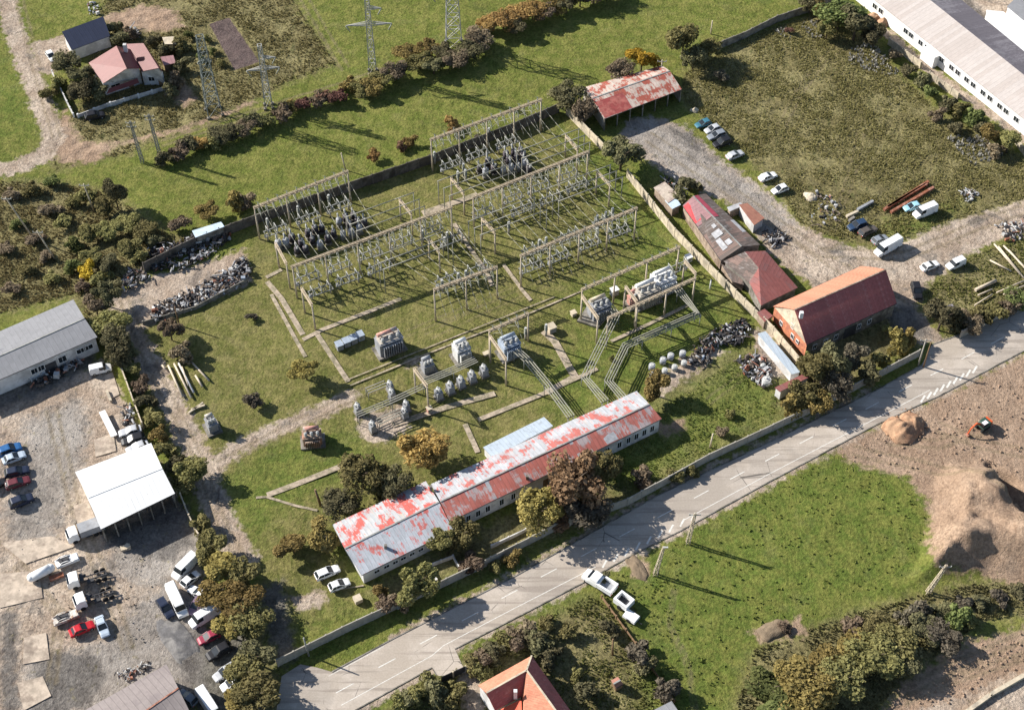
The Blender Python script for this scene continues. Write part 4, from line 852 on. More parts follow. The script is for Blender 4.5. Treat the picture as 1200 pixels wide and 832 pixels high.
row('around the farmhouse', 'beside the rose red roof', [(78, 76, 3.6, 'dark'), (97, 90, 3.4, 'dark'), (95, 106, 3.8, 'dark', 5), (70, 98, 2.6, 'olive'), (112, 108, 2.8, 'dark'), (133, 32, 2.4, 'dark'), (140, 45, 2.6, 'dark'), (150, 40, 2.2, 'brown'), (178, 48, 2.4, 'dark'), (196, 60, 2.6, 'dark'), (212, 55, 2.4, 'olive'), (210, 78, 2.6, 'dark'), (206, 96, 2.6, 'brown'), (200, 108, 2.2, 'dark'), (55, 110, 2.4, 'olive')], 'bushes around the farmhouse')
row('in the vegetable garden', 'left of the ploughed plot', [(222, 42, 1.4, 'green'), (228, 56, 1.3, 'olive'), (236, 70, 1.4, 'green'), (242, 46, 1.2, 'olive'), (250, 60, 1.3, 'green'), (258, 74, 1.3, 'olive')], 'vegetable garden shrubs')
row('in the scrub field', 'beside the factory wall', [(1050, 66, 2.0, 'brown'), (1064, 82, 2.2, 'dark'), (1080, 94, 2.4, 'dark'), (1092, 110, 2.2, 'green'), (1110, 122, 2.4, 'dark'), (1126, 128, 2.6, 'olive'), (1140, 138, 2.8, 'green'), (1150, 150, 2.4, 'dark'), (1168, 176, 2.4, 'brown'), (1098, 135, 2.0, 'brown'), (1120, 150, 2.2, 'dark')], 'bushes beside the factory wall')
row('in the bottom right wood', 'above the brown track', [(902, 806, 5.4, 'green', 4.3), (925, 792, 5.6, 'ochre', 5.0), (950, 806, 6.2, 'ochre', 5.8), (972, 780, 5.2, 'ochre', 4.3), (986, 796, 5.6, 'olive', 5.0), (1006, 762, 5.4, 'ochre', 4.3), (1022, 770, 6.2, 'olive', 5.8), (1046, 756, 5.6, 'olive', 5.0), (1058, 774, 5.0, 'dark', 4.3), (936, 826, 5.6, 'ochre', 5.0), (912, 836, 5.0, 'green', 4.3), (1030, 740, 4.2, 'olive', 3.6), (1080, 738, 4.4, 'dark', 3.6), (1104, 745, 4.4, 'grey', 3.6), (1122, 722, 3.4, 'green', 3.6), (1000, 736, 3.4, 'brown', 3.4)], 'trees of the bottom right wood', .78, 1.0)
row('in the dry thicket', 'below the small lattice mast', [(1062, 722, 3.0, 'grey', 3), (1082, 716, 3.0, 'grey', 3), (1104, 714, 2.8, 'dark'), (1128, 706, 2.8, 'grey'), (1150, 704, 2.8, 'dark'), (1172, 700, 2.8, 'grey'), (1192, 692, 2.8, 'dark'), (1140, 728, 2.6, 'olive'), (920, 736, 2.2, 'brown'), (1080, 725, 2.4, 'olive')], 'bushes of the dry thicket', .68, .8)
row('in the overgrown hedge', 'above the orange tiled roof at the bottom', [(556, 776, 2.4, 'olive'), (568, 768, 2.4, 'brown'), (580, 763, 2.6, 'dark'), (592, 757, 2.4, 'olive'), (604, 750, 2.6, 'brown'), (612, 742, 2.6, 'brown'), (624, 750, 2.6, 'dark'), (636, 756, 2.8, 'dark'), (646, 768, 2.6, 'dark'), (566, 790, 2.2, 'olive')], 'hedge above the bottom house')
row('in the weedy plot', 'left of the grey gate', [(478, 816, 2.0, 'dark'), (490, 812, 2.2, 'olive'), (502, 806, 2.4, 'olive'), (512, 816, 2.8, 'dark'), (528, 822, 2.4, 'olive'), (534, 806, 1.8, 'olive'), (466, 826, 1.8, 'olive')], 'bushes left of the grey gate')
row('in the weedy garden', 'along the dark fence', [(705, 680, 1.6, 'dark'), (716, 738, 2.0, 'dark'), (748, 764, 2.6, 'grey'), (755, 778, 2.2, 'dark'), (780, 808, 2.6, 'grey'), (690, 812, 2.4, 'dark'), (665, 738, 1.8, 'olive'), (640, 730, 1.8, 'olive'), (675, 790, 1.4, 'olive')], 'bushes in the weedy garden')
row('on the verge', 'between the wall and the road', [(812, 554, 1.6, 'olive'), (790, 560, 1.8, 'olive'), (470, 706, 2.0, 'brown'), (452, 706, 2.2, 'brown'), (446, 694, 1.6, 'ochre'), (600, 655, 1.8, 'ochre'), (580, 664, 1.6, 'olive'), (845, 505, 1.4, 'brown'), (855, 485, 1.2, 'olive')], 'bushes on the verge')

# ground cover that nobody could count
def tufts(name, polys, dens, mat, size, hgt, seed, label_kind='stuff'):
    r = np.random.default_rng(seed); pts = []
    for poly in polys:
        a = px2(poly); lo, hi = a.min(0), a.max(0); A = (hi - lo).prod(); n = int(A * dens)
        q_ = lo + r.random((n, 2)) * (hi - lo); keep = sd_poly_w(q_, a) > .3; keep &= (vnoise(q_, 4.5, seed + 3) + .5 * vnoise(q_, 1.5, seed + 4)) > .3 + .5 * r.random(len(q_)); q_ = q_[keep]; bad = np.zeros(len(q_), bool)
        for kk in ('garden', 'pale', 'brown', 'dark'):
            for pp in Z[kk]: bad |= sd_poly(q_, pp) > -.6
            for ll, ww in LINES.get(kk, []): bad |= sd_line(q_, ll, ww) > -.6
        pts.append(q_[~bad])
    q_ = np.concatenate(pts); n = len(q_)
    z = np.zeros(n); c = np.column_stack([q_, z]); vs = []
    for k in range(3):
        an = r.random(n) * 6.283; s = size * (.4 + r.random(n) * 1.1); hh = hgt * (.3 + r.random(n) * 1.2) * (.4 + vnoise(q_, 3.0, seed + 5) * 1.2)
        dx, dy = np.cos(an) * s, np.sin(an) * s; ox, oy = r.normal(size=n) * size * .5, r.normal(size=n) * size * .5
        b0 = c + np.column_stack([ox - dx, oy - dy, -.15 + z]); b1 = c + np.column_stack([ox + dx, oy + dy, -.15 + z])
        t1 = c + np.column_stack([ox + dx * .6 - dy * .5, oy + dy * .6 + dx * .5, hh]); t0 = c + np.column_stack([ox - dx * .7 - dy * .5, oy - dy * .7 + dx * .5, hh * .8])
        vs.append(np.stack([b0, b1, t1, t0], 1).reshape(-1, 3))
    o = link(name, leafmesh(np.concatenate(vs), name, mat)); o['kind'] = 'stuff'; return o
def sd_poly_w(P, a):
    b = np.roll(a, -1, 0); x, y = P[:, 0], P[:, 1]; ins = np.zeros(len(P), bool); d = np.full(len(P), 1e9)
    for (x0, y0), (x1, y1) in zip(a, b):
        ex, ey = x1 - x0, y1 - y0; L = ex * ex + ey * ey + 1e-9; t_ = np.clip(((x - x0) * ex + (y - y0) * ey) / L, 0, 1)
        d = np.minimum(d, np.hypot(x - x0 - t_ * ex, y - y0 - t_ * ey)); cc = ((y0 > y) != (y1 > y)) & (x < (x1 - x0) * (y - y0) / (y1 - y0 + 1e-12) + x0); ins ^= cc
    return np.where(ins, d, -d)
S_ = Z['scrub']
tufts('dry_scrub', [S_[0]], 8, leaf_mat('scrub_a', (.175, .142, .065), (.330, .280, .135)), .10, .15, 5)
tufts('dry_scrub', [S_[2]], 9, leaf_mat('scrub_b', (.170, .150, .060), (.340, .295, .135)), .10, .15, 6)
tufts('weeds', [S_[1]], 6, leaf_mat('scrub_b', (.170, .150, .060), (.340, .295, .135)), .11, .14, 7)
tufts('weeds', [S_[3], S_[5]], 8, leaf_mat('weed_green', (.130, .140, .040), (.260, .250, .090)), .11, .15, 8)
tufts('dry_scrub', [S_[4]], 8, leaf_mat('scrub_c', (.080, .075, .035), (.230, .200, .100)), .12, .2, 9)
tufts('tall_grass', [Z['lush'][3], [(700, 690), (760, 640), (790, 700), (850, 800), (800, 860), (760, 800)]], .35, leaf_mat('tall_grass', (.130, .168, .040), (.205, .215, .060)), .16, .12, 10)
tufts('tall_grass', [Z['lush'][5], [(760, 570), (900, 510), (900, 495), (740, 560)]], 5, leaf_mat('tall_grass', (.130, .168, .040), (.205, .215, .060)), .10, .08, 12)
tufts('bramble', [[(995, 55), (1020, 48), (1060, 85), (1040, 90), (990, 75)], [(1105, 160), (1150, 158), (1180, 185), (1140, 195)], [(905, 35), (960, 22), (965, 45), (915, 48)]], 2.2, leaf_mat('pale_bramble', (.200, .185, .160), (.420, .400, .370)), .2, .45, 13)
# ------------------------------------------------------------------ vehicles
VM = {}
def loft(mb, secs, mi=0, smooth=False):
    """secs = list of rings with the same number of points"""
    n = len(secs[0]); vs = [p for s in secs for p in s]; fs = []
    for i in range(len(secs) - 1):
        for j in range(n): a = i * n + j; b_ = i * n + (j + 1) % n; fs.append((a, b_, b_ + n, a + n))
    fs.append(tuple(range(n - 1, -1, -1))); fs.append(tuple(range((len(secs) - 1) * n, len(secs) * n))); mb.add(vs, fs, mi, None, smooth)
def ring(x, hw, z0, z1, top=.92, bev=.12):
    return [(x, -hw, z0), (x, hw, z0), (x, hw * 1.0, (z0 + z1) * .5), (x, hw * top, z1 - bev * .3), (x, hw * top * .86, z1), (x, -hw * top * .86, z1), (x, -hw * top, z1 - bev * .3), (x, -hw * 1.0, (z0 + z1) * .5)]
SPEC = {  # length, half width, belt height, roof height, cabin from, to (fraction from the rear), hood height
 'saloon': (4.5, .87, .92, 1.42, .10, .68, .88), 'hatchback': (4.0, .85, .92, 1.46, .02, .70, .88), 'estate': (4.7, .88, .95, 1.5, .01, .70, .90), 'suv': (4.6, .93, 1.08, 1.74, .01, .72, 1.05),
 'van': (5.8, 1.0, 1.45, 2.35, .0, .84, 1.25), 'long_van': (7.0, 1.02, 1.5, 2.55, .0, .87, 1.3), 'small_van': (4.4, .9, 1.15, 1.85, .0, .74, 1.0)}
def veh_meshes(kind, pname, col):
    key = (kind, pname)
    if key in VM: return VM[key]
    L, hw, bz, rz_, c0, c1, hz = SPEC[kind]; P_ = paint(pname, col); out = {}
    X0, X1 = -L / 2, L / 2; xc0, xc1 = X0 + L * c0, X0 + L * c1; van = 'van' in kind; zb = .32
    mb = MB(); loft(mb, [ring(X0, hw * .9, zb + .1, bz - .08), ring(X0 + .12, hw, zb, bz), ring(X0 + L * .5, hw, zb, bz), ring(xc1, hw, zb, bz - .02), ring(X1 - L * .12, hw * .97, zb, hz - .06), ring(X1 - .12, hw * .9, zb, hz - .2), ring(X1, hw * .78, zb + .12, hz - .35)]); out['body'] = mb.mesh('body', P_)
    rb = .25 if van else .55; rf = .5 if van else .95
    mb = MB()
    def cr(x, w, z): return [(x, -w, bz - .04), (x, w, bz - .04), (x, w, bz), (x, w * .9, z - .06), (x, w * .82, z), (x, -w * .82, z), (x, -w * .9, z - .06), (x, -w, bz)]
    loft(mb, [cr(xc0 + .03, hw * .95, bz + .02), cr(xc0 + rb, hw * .95, rz_ - .05), cr(xc1 - rf, hw * .95, rz_ - .05), cr(xc1 + .05, hw * .93, bz + .02)])
    out['windows'] = mb.mesh('windows', P_ if van and False else GLASS)
    mb = MB(); xa, xb = xc0 + rb - .08, xc1 - rf + .08; w_ = hw * .84
    loft(mb, [[(xa, -w_ * .96, rz_ - .1), (xa, w_ * .96, rz_ - .1), (xa, w_ * .9, rz_ - .02), (xa, -w_ * .9, rz_ - .02)], [(xa + .2, -w_, rz_ - .08), (xa + .2, w_, rz_ - .08), (xa + .2, w_ * .9, rz_ + .03), (xa + .2, -w_ * .9, rz_ + .03)],
              [(xb - .25, -w_, rz_ - .08), (xb - .25, w_, rz_ - .08), (xb - .25, w_ * .9, rz_ + .03), (xb - .25, -w_ * .9, rz_ + .03)], [(xb, -w_ * .96, rz_ - .12), (xb, w_ * .96, rz_ - .12), (xb, w_ * .9, rz_ - .04), (xb, -w_ * .9, rz_ - .04)]])
    if van:   # closed sides behind the cab
        xs_ = xc1 - rf - .9 if kind != 'small_van' else xc1 - rf - .8
        for s in (-1, 1):
            mb.add([(xa - .1, s * hw * .97, bz - .02), (xs_, s * hw * .97, bz - .02), (xs_, s * hw * .865, rz_ - .02), (xa, s * hw * .865, rz_ - .02), (xa - .1, s * hw * .92, bz - .02), (xs_, s * hw * .92, bz - .02), (xs_, s * hw * .82, rz_ - .02), (xa, s * hw * .82, rz_ - .02)], [(0, 1, 2, 3), (4, 5, 6, 7), (0, 1, 5, 4), (1, 2, 6, 5), (3, 0, 4, 7)])
        mb.add([(xc0 + .0, -hw * .9, bz), (xc0 + .0, hw * .9, bz), (xa + .0, hw * .8, rz_ - .02), (xa + .0, -hw * .8, rz_ - .02)], [(0, 1, 2, 3)])
    else:
        for s in (-1, 1):
            for xx in (xc0 + rb, (xa + xb) / 2, xc1 - rf):
                tx = xx; bx = xc0 + .1 if xx < 0 and xx == xc0 + rb else (xc1 if xx == xc1 - rf else xx)
                mb.bar((bx, s * hw * .94, bz), (tx, s * hw * .80, rz_), .09, .06)
    out['roof'] = mb.mesh('roof', P_)
    mb = MB(); mb.cyl((0, -.11, 0), (0, .11, 0), .33, .33, 12); mb.cyl((0, -.12, 0), (0, .12, 0), .17, .17, 8, 1); out['wheel'] = mb.mesh('wheel', [RUBBER, STEEL])
    mb = MB(); mb.box((0, 0, 0), (.16, .3, .16)); out['headlight'] = mb.mesh('headlight', PORC)
    mb = MB(); mb.box((0, 0, 0), (.1, .22, .2)); out['tail_light'] = mb.mesh('tail_light', R_RED)
    mb = MB(); mb.box((0, 0, 0), (.14, .2, .14)); out['mirror'] = mb.mesh('mirror', DSTEEL)
    VM[key] = out; return out
def vehicle(kind, p0, p1, col, label, cat='car', group=None, name='parked_car', wheels=True):
    """p0 = photo pixel of the rear end, p1 = of the front end"""
    z = .9 if 'van' not in kind else 1.3
    a, b_ = at(*p0, z), at(*p1, z); c = (a + b_) / 2; L, hw, bz, rz_, c0, c1, hz = SPEC[kind]
    M_ = veh_meshes(kind, col[0], col[1]); root = thing(name, label, cat, (c.x, c.y, 0), group, math.atan2(b_.y - a.y, b_.x - a.x))
    for k in ('body', 'windows', 'roof'): link(k, M_[k], root)
    for x in (-L * .31, L * .33):
        for s in (-1, 1): o = link('wheel', M_['wheel'], root); o.location = (x, s * (hw - .1), .33)
    for s in (-1, 1):
        o = link('headlight', M_['headlight'], root); o.location = (L / 2 - .2, s * hw * .62, hz - .42)
        o = link('tail_light', M_['tail_light'], root); o.location = (-L / 2 + .04, s * hw * .75, bz - .4)
        o = link('mirror', M_['mirror'], root); o.location = (L * c1 - L / 2 - .25, s * (hw + .08), bz - .02)
    return root
W = ('white', (.78, .78, .77)); LB = ('light_blue', (.45, .52, .60)); DB = ('dark_blue', (.025, .05, .10)); BL = ('black', (.018, .018, .022)); GR = ('grey', (.22, .24, .27)); RD = ('red', (.50, .02, .03)); MR = ('maroon', (.13, .03, .04)); TE = ('teal_blue', (.05, .16, .22)); NV = ('navy', (.02, .028, .055)); SV = ('silver', (.45, .46, .48)); BR = ('brown_grey', (.10, .085, .075)); BU = ('blue', (.03, .12, .30))
TY, LY = 'cars in the tarmac yard', 'cars in the dirt yard'
for a in [
 ('hatchback', (833, 141), (815, 147), TE, 'teal blue car farthest back in the row of four by the rusty shed', TY), ('hatchback', (845, 147), (825, 154), SV, 'silver blue car second in the row of four by the rusty shed', TY),
 ('estate', (851, 154), (829, 161), GR, 'grey estate car third in the row of four by the rusty shed', TY), ('suv', (857, 163), (836, 170), BL, 'black car nearest to the viewer in the row of four by the rusty shed', TY),
 ('saloon', (850, 185), (873, 176), SV, 'silver saloon parked alone below the row of four cars', TY), ('saloon', (889, 210), (911, 202), W, 'white saloon at the edge of the scrub, left of the white hatchback', TY), ('hatchback', (925, 217), (903, 225), W, 'white hatchback at the edge of the scrub with dark windscreen', TY),
 ('suv', (1016, 260), (994, 267), DB, 'dark blue car at the head of the row beside the white van', TY), ('estate', (1008, 274), (1027, 265), BR, 'brown grey weathered car second in the row beside the white van', TY), ('hatchback', (1021, 284), (1042, 275), GR, 'grey car directly left of the long white van', TY),
 ('long_van', (1057, 279), (1025, 297), W, 'long white van at the near end of the row of parked cars', TY), ('van', (1099, 240), (1070, 252), W, 'white van on the grass beside the rusty girders', TY), ('hatchback', (1078, 239), (1060, 244), ('sky_blue', (.30, .52, .62)), 'pale sky blue car behind the white van on the grass', TY),
 ('saloon', (1079, 315), (1101, 306), W, 'white saloon with dark roof windows on the dirt road by the entrance', TY), ('small_van', (1132, 302), (1109, 312), W, 'white boxy car parked on the grass right of the white saloon', TY), ('suv', (1072, 331), (1077, 349), BL, 'black car parked facing the viewer near the road entrance', TY),
 ('suv', (-2, 531), (24, 521), BU, 'bright blue car at the top of the column by the left edge', LY), ('saloon', (3, 540), (29, 530), LB, 'light blue saloon second in the column by the left edge', LY), ('estate', (5, 555), (34, 548), NV, 'navy car third in the column by the left edge', LY),
 ('estate', (7, 569), (34, 560), MR, 'maroon car fourth in the column by the left edge', LY), ('suv', (12, 591), (37, 581), NV, 'dark navy car at the bottom of the column by the left edge', LY), ('hatchback', (-14, 572), (5, 562), BL, 'black car cut by the left edge beside the maroon one', LY),
 ('saloon', (81, 742), (110, 729), RD, 'bright red car in the middle of the dirt yard', LY), ('saloon', (115, 721), (124, 745), LB, 'light blue car right beside the bright red one', LY),
 ('van', (227, 652), (206, 673), W, 'white van half under the trees, topmost by the hedge', LY), ('long_van', (199, 685), (215, 720), W, 'white long van parked beside the navy car facing the viewer', LY), ('estate', (186, 700), (201, 722), NV, 'dark navy car left of the white long van', LY),
 ('van', (251, 713), (227, 728), W, 'white van below the trees above the crimson car', LY), ('hatchback', (254, 741), (234, 750), ('crimson', (.28, .03, .06)), 'crimson car above the black one by the hedge', LY), ('suv', (266, 757), (246, 768), BL, 'black car with light windscreen below the crimson one', LY),
 ('estate', (275, 779), (253, 793), SV, 'silver white estate car by the hedge near the bottom', LY), ('hatchback', (279, 795), (263, 804), W, 'small white car below the silver white estate by the hedge', LY), ('long_van', (234, 808), (256, 842), W, 'white long van cut by the bottom edge beside the barn', LY),
 ('hatchback', (225, 820), (214, 812), GR, 'grey car in the barn shade left of the long van', LY), ('saloon', (239, 698), (226, 690), W, 'white car between the two white vans under the hedge', LY), ('hatchback', (233, 703), (226, 714), ('plum', (.20, .14, .20)), 'plum grey car squeezed above the van by the hedge', LY), ('hatchback', (219, 681), (227, 674), W, 'tiny white car behind the topmost van by the hedge', LY),
 ('saloon', (164, 501), (140, 507), SV, 'silver car at the wall behind the storage hall, upper of three', LY), ('estate', (167, 511), (144, 517), BL, 'black car at the wall behind the storage hall, middle of three', LY), ('saloon', (171, 519), (150, 527), SV, 'pale car half hidden behind the storage hall roof, lowest of three', LY),
 ('small_van', (104, 433), (130, 427), W, 'white stripped car wreck in front of the grey roofed workshop', LY),
 ('estate', (368, 676), (399, 663), W, 'white estate car parked by the end of the service building, upper of two', None), ('hatchback', (385, 689), (410, 679), W, 'white hatchback parked by the end of the service building, lower of two', None),
 ('suv', (101, 137), (121, 133), BL, 'black car in front of the white fence of the red roofed house', None), ('hatchback', (56, 60), (63, 70), W, 'white car on the gravel left of the navy roofed garage', None)]:
    vehicle(a[0], a[1], a[2], a[3], a[4], 'van' if a[0] in ('van', 'long_van') else 'car', a[5], 'parked_van' if a[0] in ('van', 'long_van') else 'parked_car')
# lorries: cab + open chassis
def lorry(p0, p1, label, cabc, bed=None, bedc=None, L=7.2, cat='lorry'):
    a, b_ = at(*p0, 1.2), at(*p1, 1.2); c = (a + b_) / 2; root = thing('lorry', label, cat, (c.x, c.y, 0), 'lorries and wrecks in the dirt yard', math.atan2(b_.y - a.y, b_.x - a.x)); h = L / 2
    mb = MB(); loft(mb, [ring(h - 2.1, 1.15, .7, 2.6, .96), ring(h - .9, 1.15, .6, 2.65, .96), ring(h - .2, 1.13, .55, 2.2, .94), ring(h, 1.08, .6, 1.5, .94)]); o = link('cab', mb.mesh('cab', cabc), root)
    mb = MB(); mb.box((h - .28, 0, 1.65), (.35, 1.9, .75)); link('windscreen', mb.mesh('windscreen', GLASS), root)
    mb = MB()
    for s in (-.42, .42): mb.box((-1.0, s, .75), (L - 2.2, .14, .22))
    for x in np.arange(-h + .3, h - 2.2, .8): mb.box((x, 0, .78), (.12, .8, .16))
    mb.box((h - 2.6, 0, .9), (.7, 1.6, .9)); mb.box((-.4, .8, .5), (1.2, .5, .5)); mb.cyl((.2, -.8, .75), (1.3, -.8, .75), .3, .3, 10); link('chassis', mb.mesh('chassis', DSTEEL), root)
    if bed: mb = MB(); mb.box((-1.15, 0, 1.0), (L - 2.5, 2.3, bed)); link('cargo_box', mb.mesh('cargo_box', bedc), root)
    wm = MB().cyl((0, -.17, 0), (0, .17, 0), .5, .5, 12).mesh('wheel', RUBBER)
    for x in (h - 1.2, -h + 1.9, -h + .8):
        for s in (-1, 1): o = link('wheel', wm, root); o.location = (x, s * 1.0, .5)
    return root
WP = paint(*W)
lorry((122, 670), (82, 682), 'dark chassis lorry with white cab, upper of the pair in the dirt yard', WP)
lorry((128, 692), (92, 706), 'dark chassis lorry with white cab, lower of the pair in the dirt yard', WP)
lorry((116, 616), (84, 628), 'white lorry with grey box beside the storage hall corner', WP, 1.6, GREYP, 7.0)
def wreck(p0, p1, label, c, L=4.2):
    a, b_ = at(*p0, .6), at(*p1, .6); cc = (a + b_) / 2; root = thing('car_wreck', label, 'wreck', (cc.x, cc.y, 0), 'lorries and wrecks in the dirt yard', math.atan2(b_.y - a.y, b_.x - a.x))
    mb = MB(); mb.box((0, 0, .25), (L, 1.7, .45)); mb.box((L * .33, 0, .68), (L * .3, 1.6, .18), taper=.9)
    for s in (-.8, .8): mb.bar((-L * .4, s, .7), (-L * .25, s * .85, 1.35), .1); mb.bar((L * .2, s, .75), (0, s * .85, 1.38), .1); mb.bar((-L * .25, s * .85, 1.35), (0, s * .85, 1.38), .1); mb.box((-L * .1, s, .65), (L * .7, .1, .25))
    link('body_shell', mb.mesh('body_shell', c), root)
    mb = MB(); mb.box((-L * .1, 0, .71), (L * .42, 1.4, .1)); mb.box((-L * .28, .2, .8), (.5, 1.0, .35), .3); link('interior', mb.mesh('interior', DSTEEL), root)
wreck((67, 661), (90, 652), 'white cut open car shell above the two chassis lorries', WP)
wreck((64, 728), (90, 718), 'rusty white car wreck left of the bright red car', pm('rusty_white', (.6, .57, .52), .7, .2, 2, (.35, .22, .15)), 4.6)
p = at(48, 671, 1.0); root = thing('tank', 'white cylindrical tank lying at the left of the dirt yard', 'tank', (p.x, p.y, 0), None, R(34)); mb = MB(); mb.cyl((-1.8, 0, 1.0), (1.8, 0, 1.0), .85, .85, 16)
for s in (-1, 1): mb.ball((s * 1.8, 0, 1.0), .84, 0, 12, 6, 1)
link('vessel', mb.mesh('vessel', WP), root); mb = MB(); mb.box((-1.2, 0, 0), (.3, 1.3, .5)); mb.box((1.2, 0, 0), (.3, 1.3, .5)); link('saddle', mb.mesh('saddle', DSTEEL), root)
p = at(66, 675, .4); tag(MB().box((p.x, p.y, 0), (2.6, .9, .5), R(25)).build('scrap_axle', RUST, None, (p.x, p.y, 0)), 'rusty red scrap axle beside the white tank', 'axle')
p0, p1 = at(119.5, 482, .7), at(134, 511, .7); mb = MB(); mb.bar(p0, p1, 1.25, .25); mb.bar(lerp(p0, p1, .05) - UPV * .35, lerp(p0, p1, .95) - UPV * .35, .6, .4, 0); tag(mb.build('panel_stack', WHITEP, None, (p0.x, p0.y, 0)), 'long narrow stack of white panels in the dirt yard', 'panels')
p0, p1 = at(125, 458, .3), at(130, 470, .3); tag(MB().bar(p0, p1, .5, .5).build('beam', CREAM, None, (p0.x, p0.y, 0)), 'short pale beam lying above the white panel stack', 'beam')
p = at(147, 641, .4); mb = MB(); mb.box((p.x, p.y, 0), (1.8, 1.1, .5), R(20)); mb.box((p.x + .3, p.y, .5), (1.0, 1.0, .3), R(50)); tag(mb.build('board_pile', CREAM, None, (p.x, p.y, 0)), 'pile of pale boards below the storage hall', 'boards')
# small vehicles in the roadside field: pickup with open bed, open trailer, flat cover
def open_box(mb, L, Wd, z0, h, t_=.18):
    mb.box((0, 0, z0), (L, Wd, .12)); 
    for s in (-1, 1): mb.box((0, s * (Wd / 2 - t_ / 2), z0 + .12), (L, t_, h)); mb.box((s * (L / 2 - t_ / 2), 0, z0 + .12), (t_, Wd - 2 * t_, h))
a, b_ = at(714, 689, 1.0), at(690, 674, 1.0); c = (a + b_) / 2; root = thing('pickup_truck', 'white pickup truck with open grey bed on the grass verge', 'pickup', (c.x, c.y, 0), None, math.atan2(b_.y - a.y, b_.x - a.x))
mb = MB(); loft(mb, [ring(-.1, .98, .5, 1.9, .88), ring(1.0, .98, .5, 1.95, .88), ring(1.7, .98, .45, 1.2, .94), ring(2.6, .92, .45, 1.05, .94)]); link('cab', mb.mesh('cab', WP), root)
mb = MB(); mb.box((1.45, 0, 1.25), (.35, 1.5, .5)); link('windscreen', mb.mesh('windscreen', GLASS), root)
mb = MB(); open_box(mb, 2.7, 2.1, .75, .75, .3); o = link('bed', mb.mesh('bed', WP), root); o.location = (-1.45, 0, 0)
mb = MB(); mb.box((-1.45, 0, .9), (2.0, 1.4, .06)); link('bed_floor', mb.mesh('bed_floor', GREYP), root)
wm = MB().cyl((0, -.12, 0), (0, .12, 0), .38, .38, 12).mesh('wheel', RUBBER)
for x in (-1.6, 1.7):
    for s in (-1, 1): o = link('wheel', wm, root); o.location = (x, s * .85, .38)
for s in (-1, 1): o = link('tail_light', MB().box((-2.8, s * .9, .8), (.06, .12, .4)).mesh('tail_light', R_RED), root)
p = at(731, 705, .9); root = thing('trailer', 'small white open trailer behind the pickup on the verge', 'trailer', (p.x, p.y, 0), None, R(-42)); mb = MB(); open_box(mb, 2.4, 1.9, .5, .9, .3); link('box', mb.mesh('box', WP), root)
link('floor', MB().box((0, 0, .64), (1.8, 1.3, .05)).mesh('floor', DSTEEL), root)
for s in (-1, 1): o = link('wheel', wm, root); o.location = (0, s * 1.0, .38)
link('drawbar', MB().bar((1.2, 0, .5), (2.2, 0, .4), .1).mesh('drawbar', DSTEEL), root)
p = at(739.5, 723, .5); root = thing('covered_trailer', 'low white covered trailer nearest to the dark garden fence', 'trailer', (p.x, p.y, 0), None, R(-38)); mb = MB(); mb.box((0, 0, .45), (2.3, 1.6, .45), taper=.95); link('cover', mb.mesh('cover', WP), root)
for s in (-1, 1): o = link('wheel', wm, root); o.location = (0, s * .75, .38)
link('drawbar', MB().bar((1.2, 0, .5), (2.0, 0, .4), .1).mesh('drawbar', DSTEEL), root)
for nm_, k_s in (('pickup_truck', 1.2), ('trailer', 1.25), ('covered_trailer', 1.15)): bpy.data.objects[nm_].scale = (k_s,) * 3
# excavator
p = at(1152, 498, .8); root = thing('excavator', 'orange and dark green excavator with white cab roof on the bare soil', 'excavator', (p.x, p.y, 0), None, R(215)); root.scale = (.8, .8, .8); EX = pm('excavator_green', (.04, .08, .06), .5, .1, 1); OR_ = pm('excavator_orange', (.55, .10, .03), .5, .1, 1)
for s in (-1, 1):
    mb = MB(); loft(mb, [[(x, s * .95 - .25, z0), (x, s * .95 + .25, z0), (x, s * .95 + .25, z1), (x, s * .95 - .25, z1)] for x, z0, z1 in ((-1.6, .25, .5), (-1.3, .02, .72), (1.3, .02, .72), (1.6, .25, .5))]); link('track', mb.mesh('track', RUBBER), root)
link('chassis', MB().box((0, 0, .4), (1.6, 1.4, .5)).mesh('chassis', DSTEEL), root)
mb = MB(); loft(mb, [ring(-1.7, 1.1, 1.0, 1.9), ring(-1.2, 1.2, .95, 2.1), ring(.3, 1.2, .95, 2.0), ring(1.1, 1.15, .95, 1.5)]); link('body', mb.mesh('body', EX), root)
cb_ = link('cab', MB().box((.45, .55, 1.5), (1.3, .95, 1.25), taper=.9).mesh('cab', GLASS), root); link('cab_roof', MB().box((.45, .55, 2.76), (1.35, 1.0, .12)).mesh('cab_roof', WP), cb_)
link('counterweight', MB().box((-1.8, 0, 1.0), (.6, 2.2, 1.0), taper=.9).mesh('counterweight', OR_), root)
bo = link('boom', MB().bar((.8, -.3, 1.6), (2.6, -.3, 3.2), .35, .45).bar((2.6, -.3, 3.2), (4.2, -.3, 2.4), .32, .4).mesh('boom', OR_), root); ar = link('arm', MB().bar((4.2, -.3, 2.5), (4.9, -.3, .7), .25, .3).mesh('arm', OR_), root)
mb = MB(); loft(mb, [[(4.6, -.8, .75), (4.6, .2, .75), (5.0, .2, .8), (5.0, -.8, .8)], [(4.3, -.8, .3), (4.3, .2, .3), (5.2, .2, .25), (5.2, -.8, .25)], [(4.5, -.8, .02), (4.5, .2, .02), (5.0, .2, .0), (5.0, -.8, .0)]]); link('bucket', mb.mesh('bucket', RUST), ar)
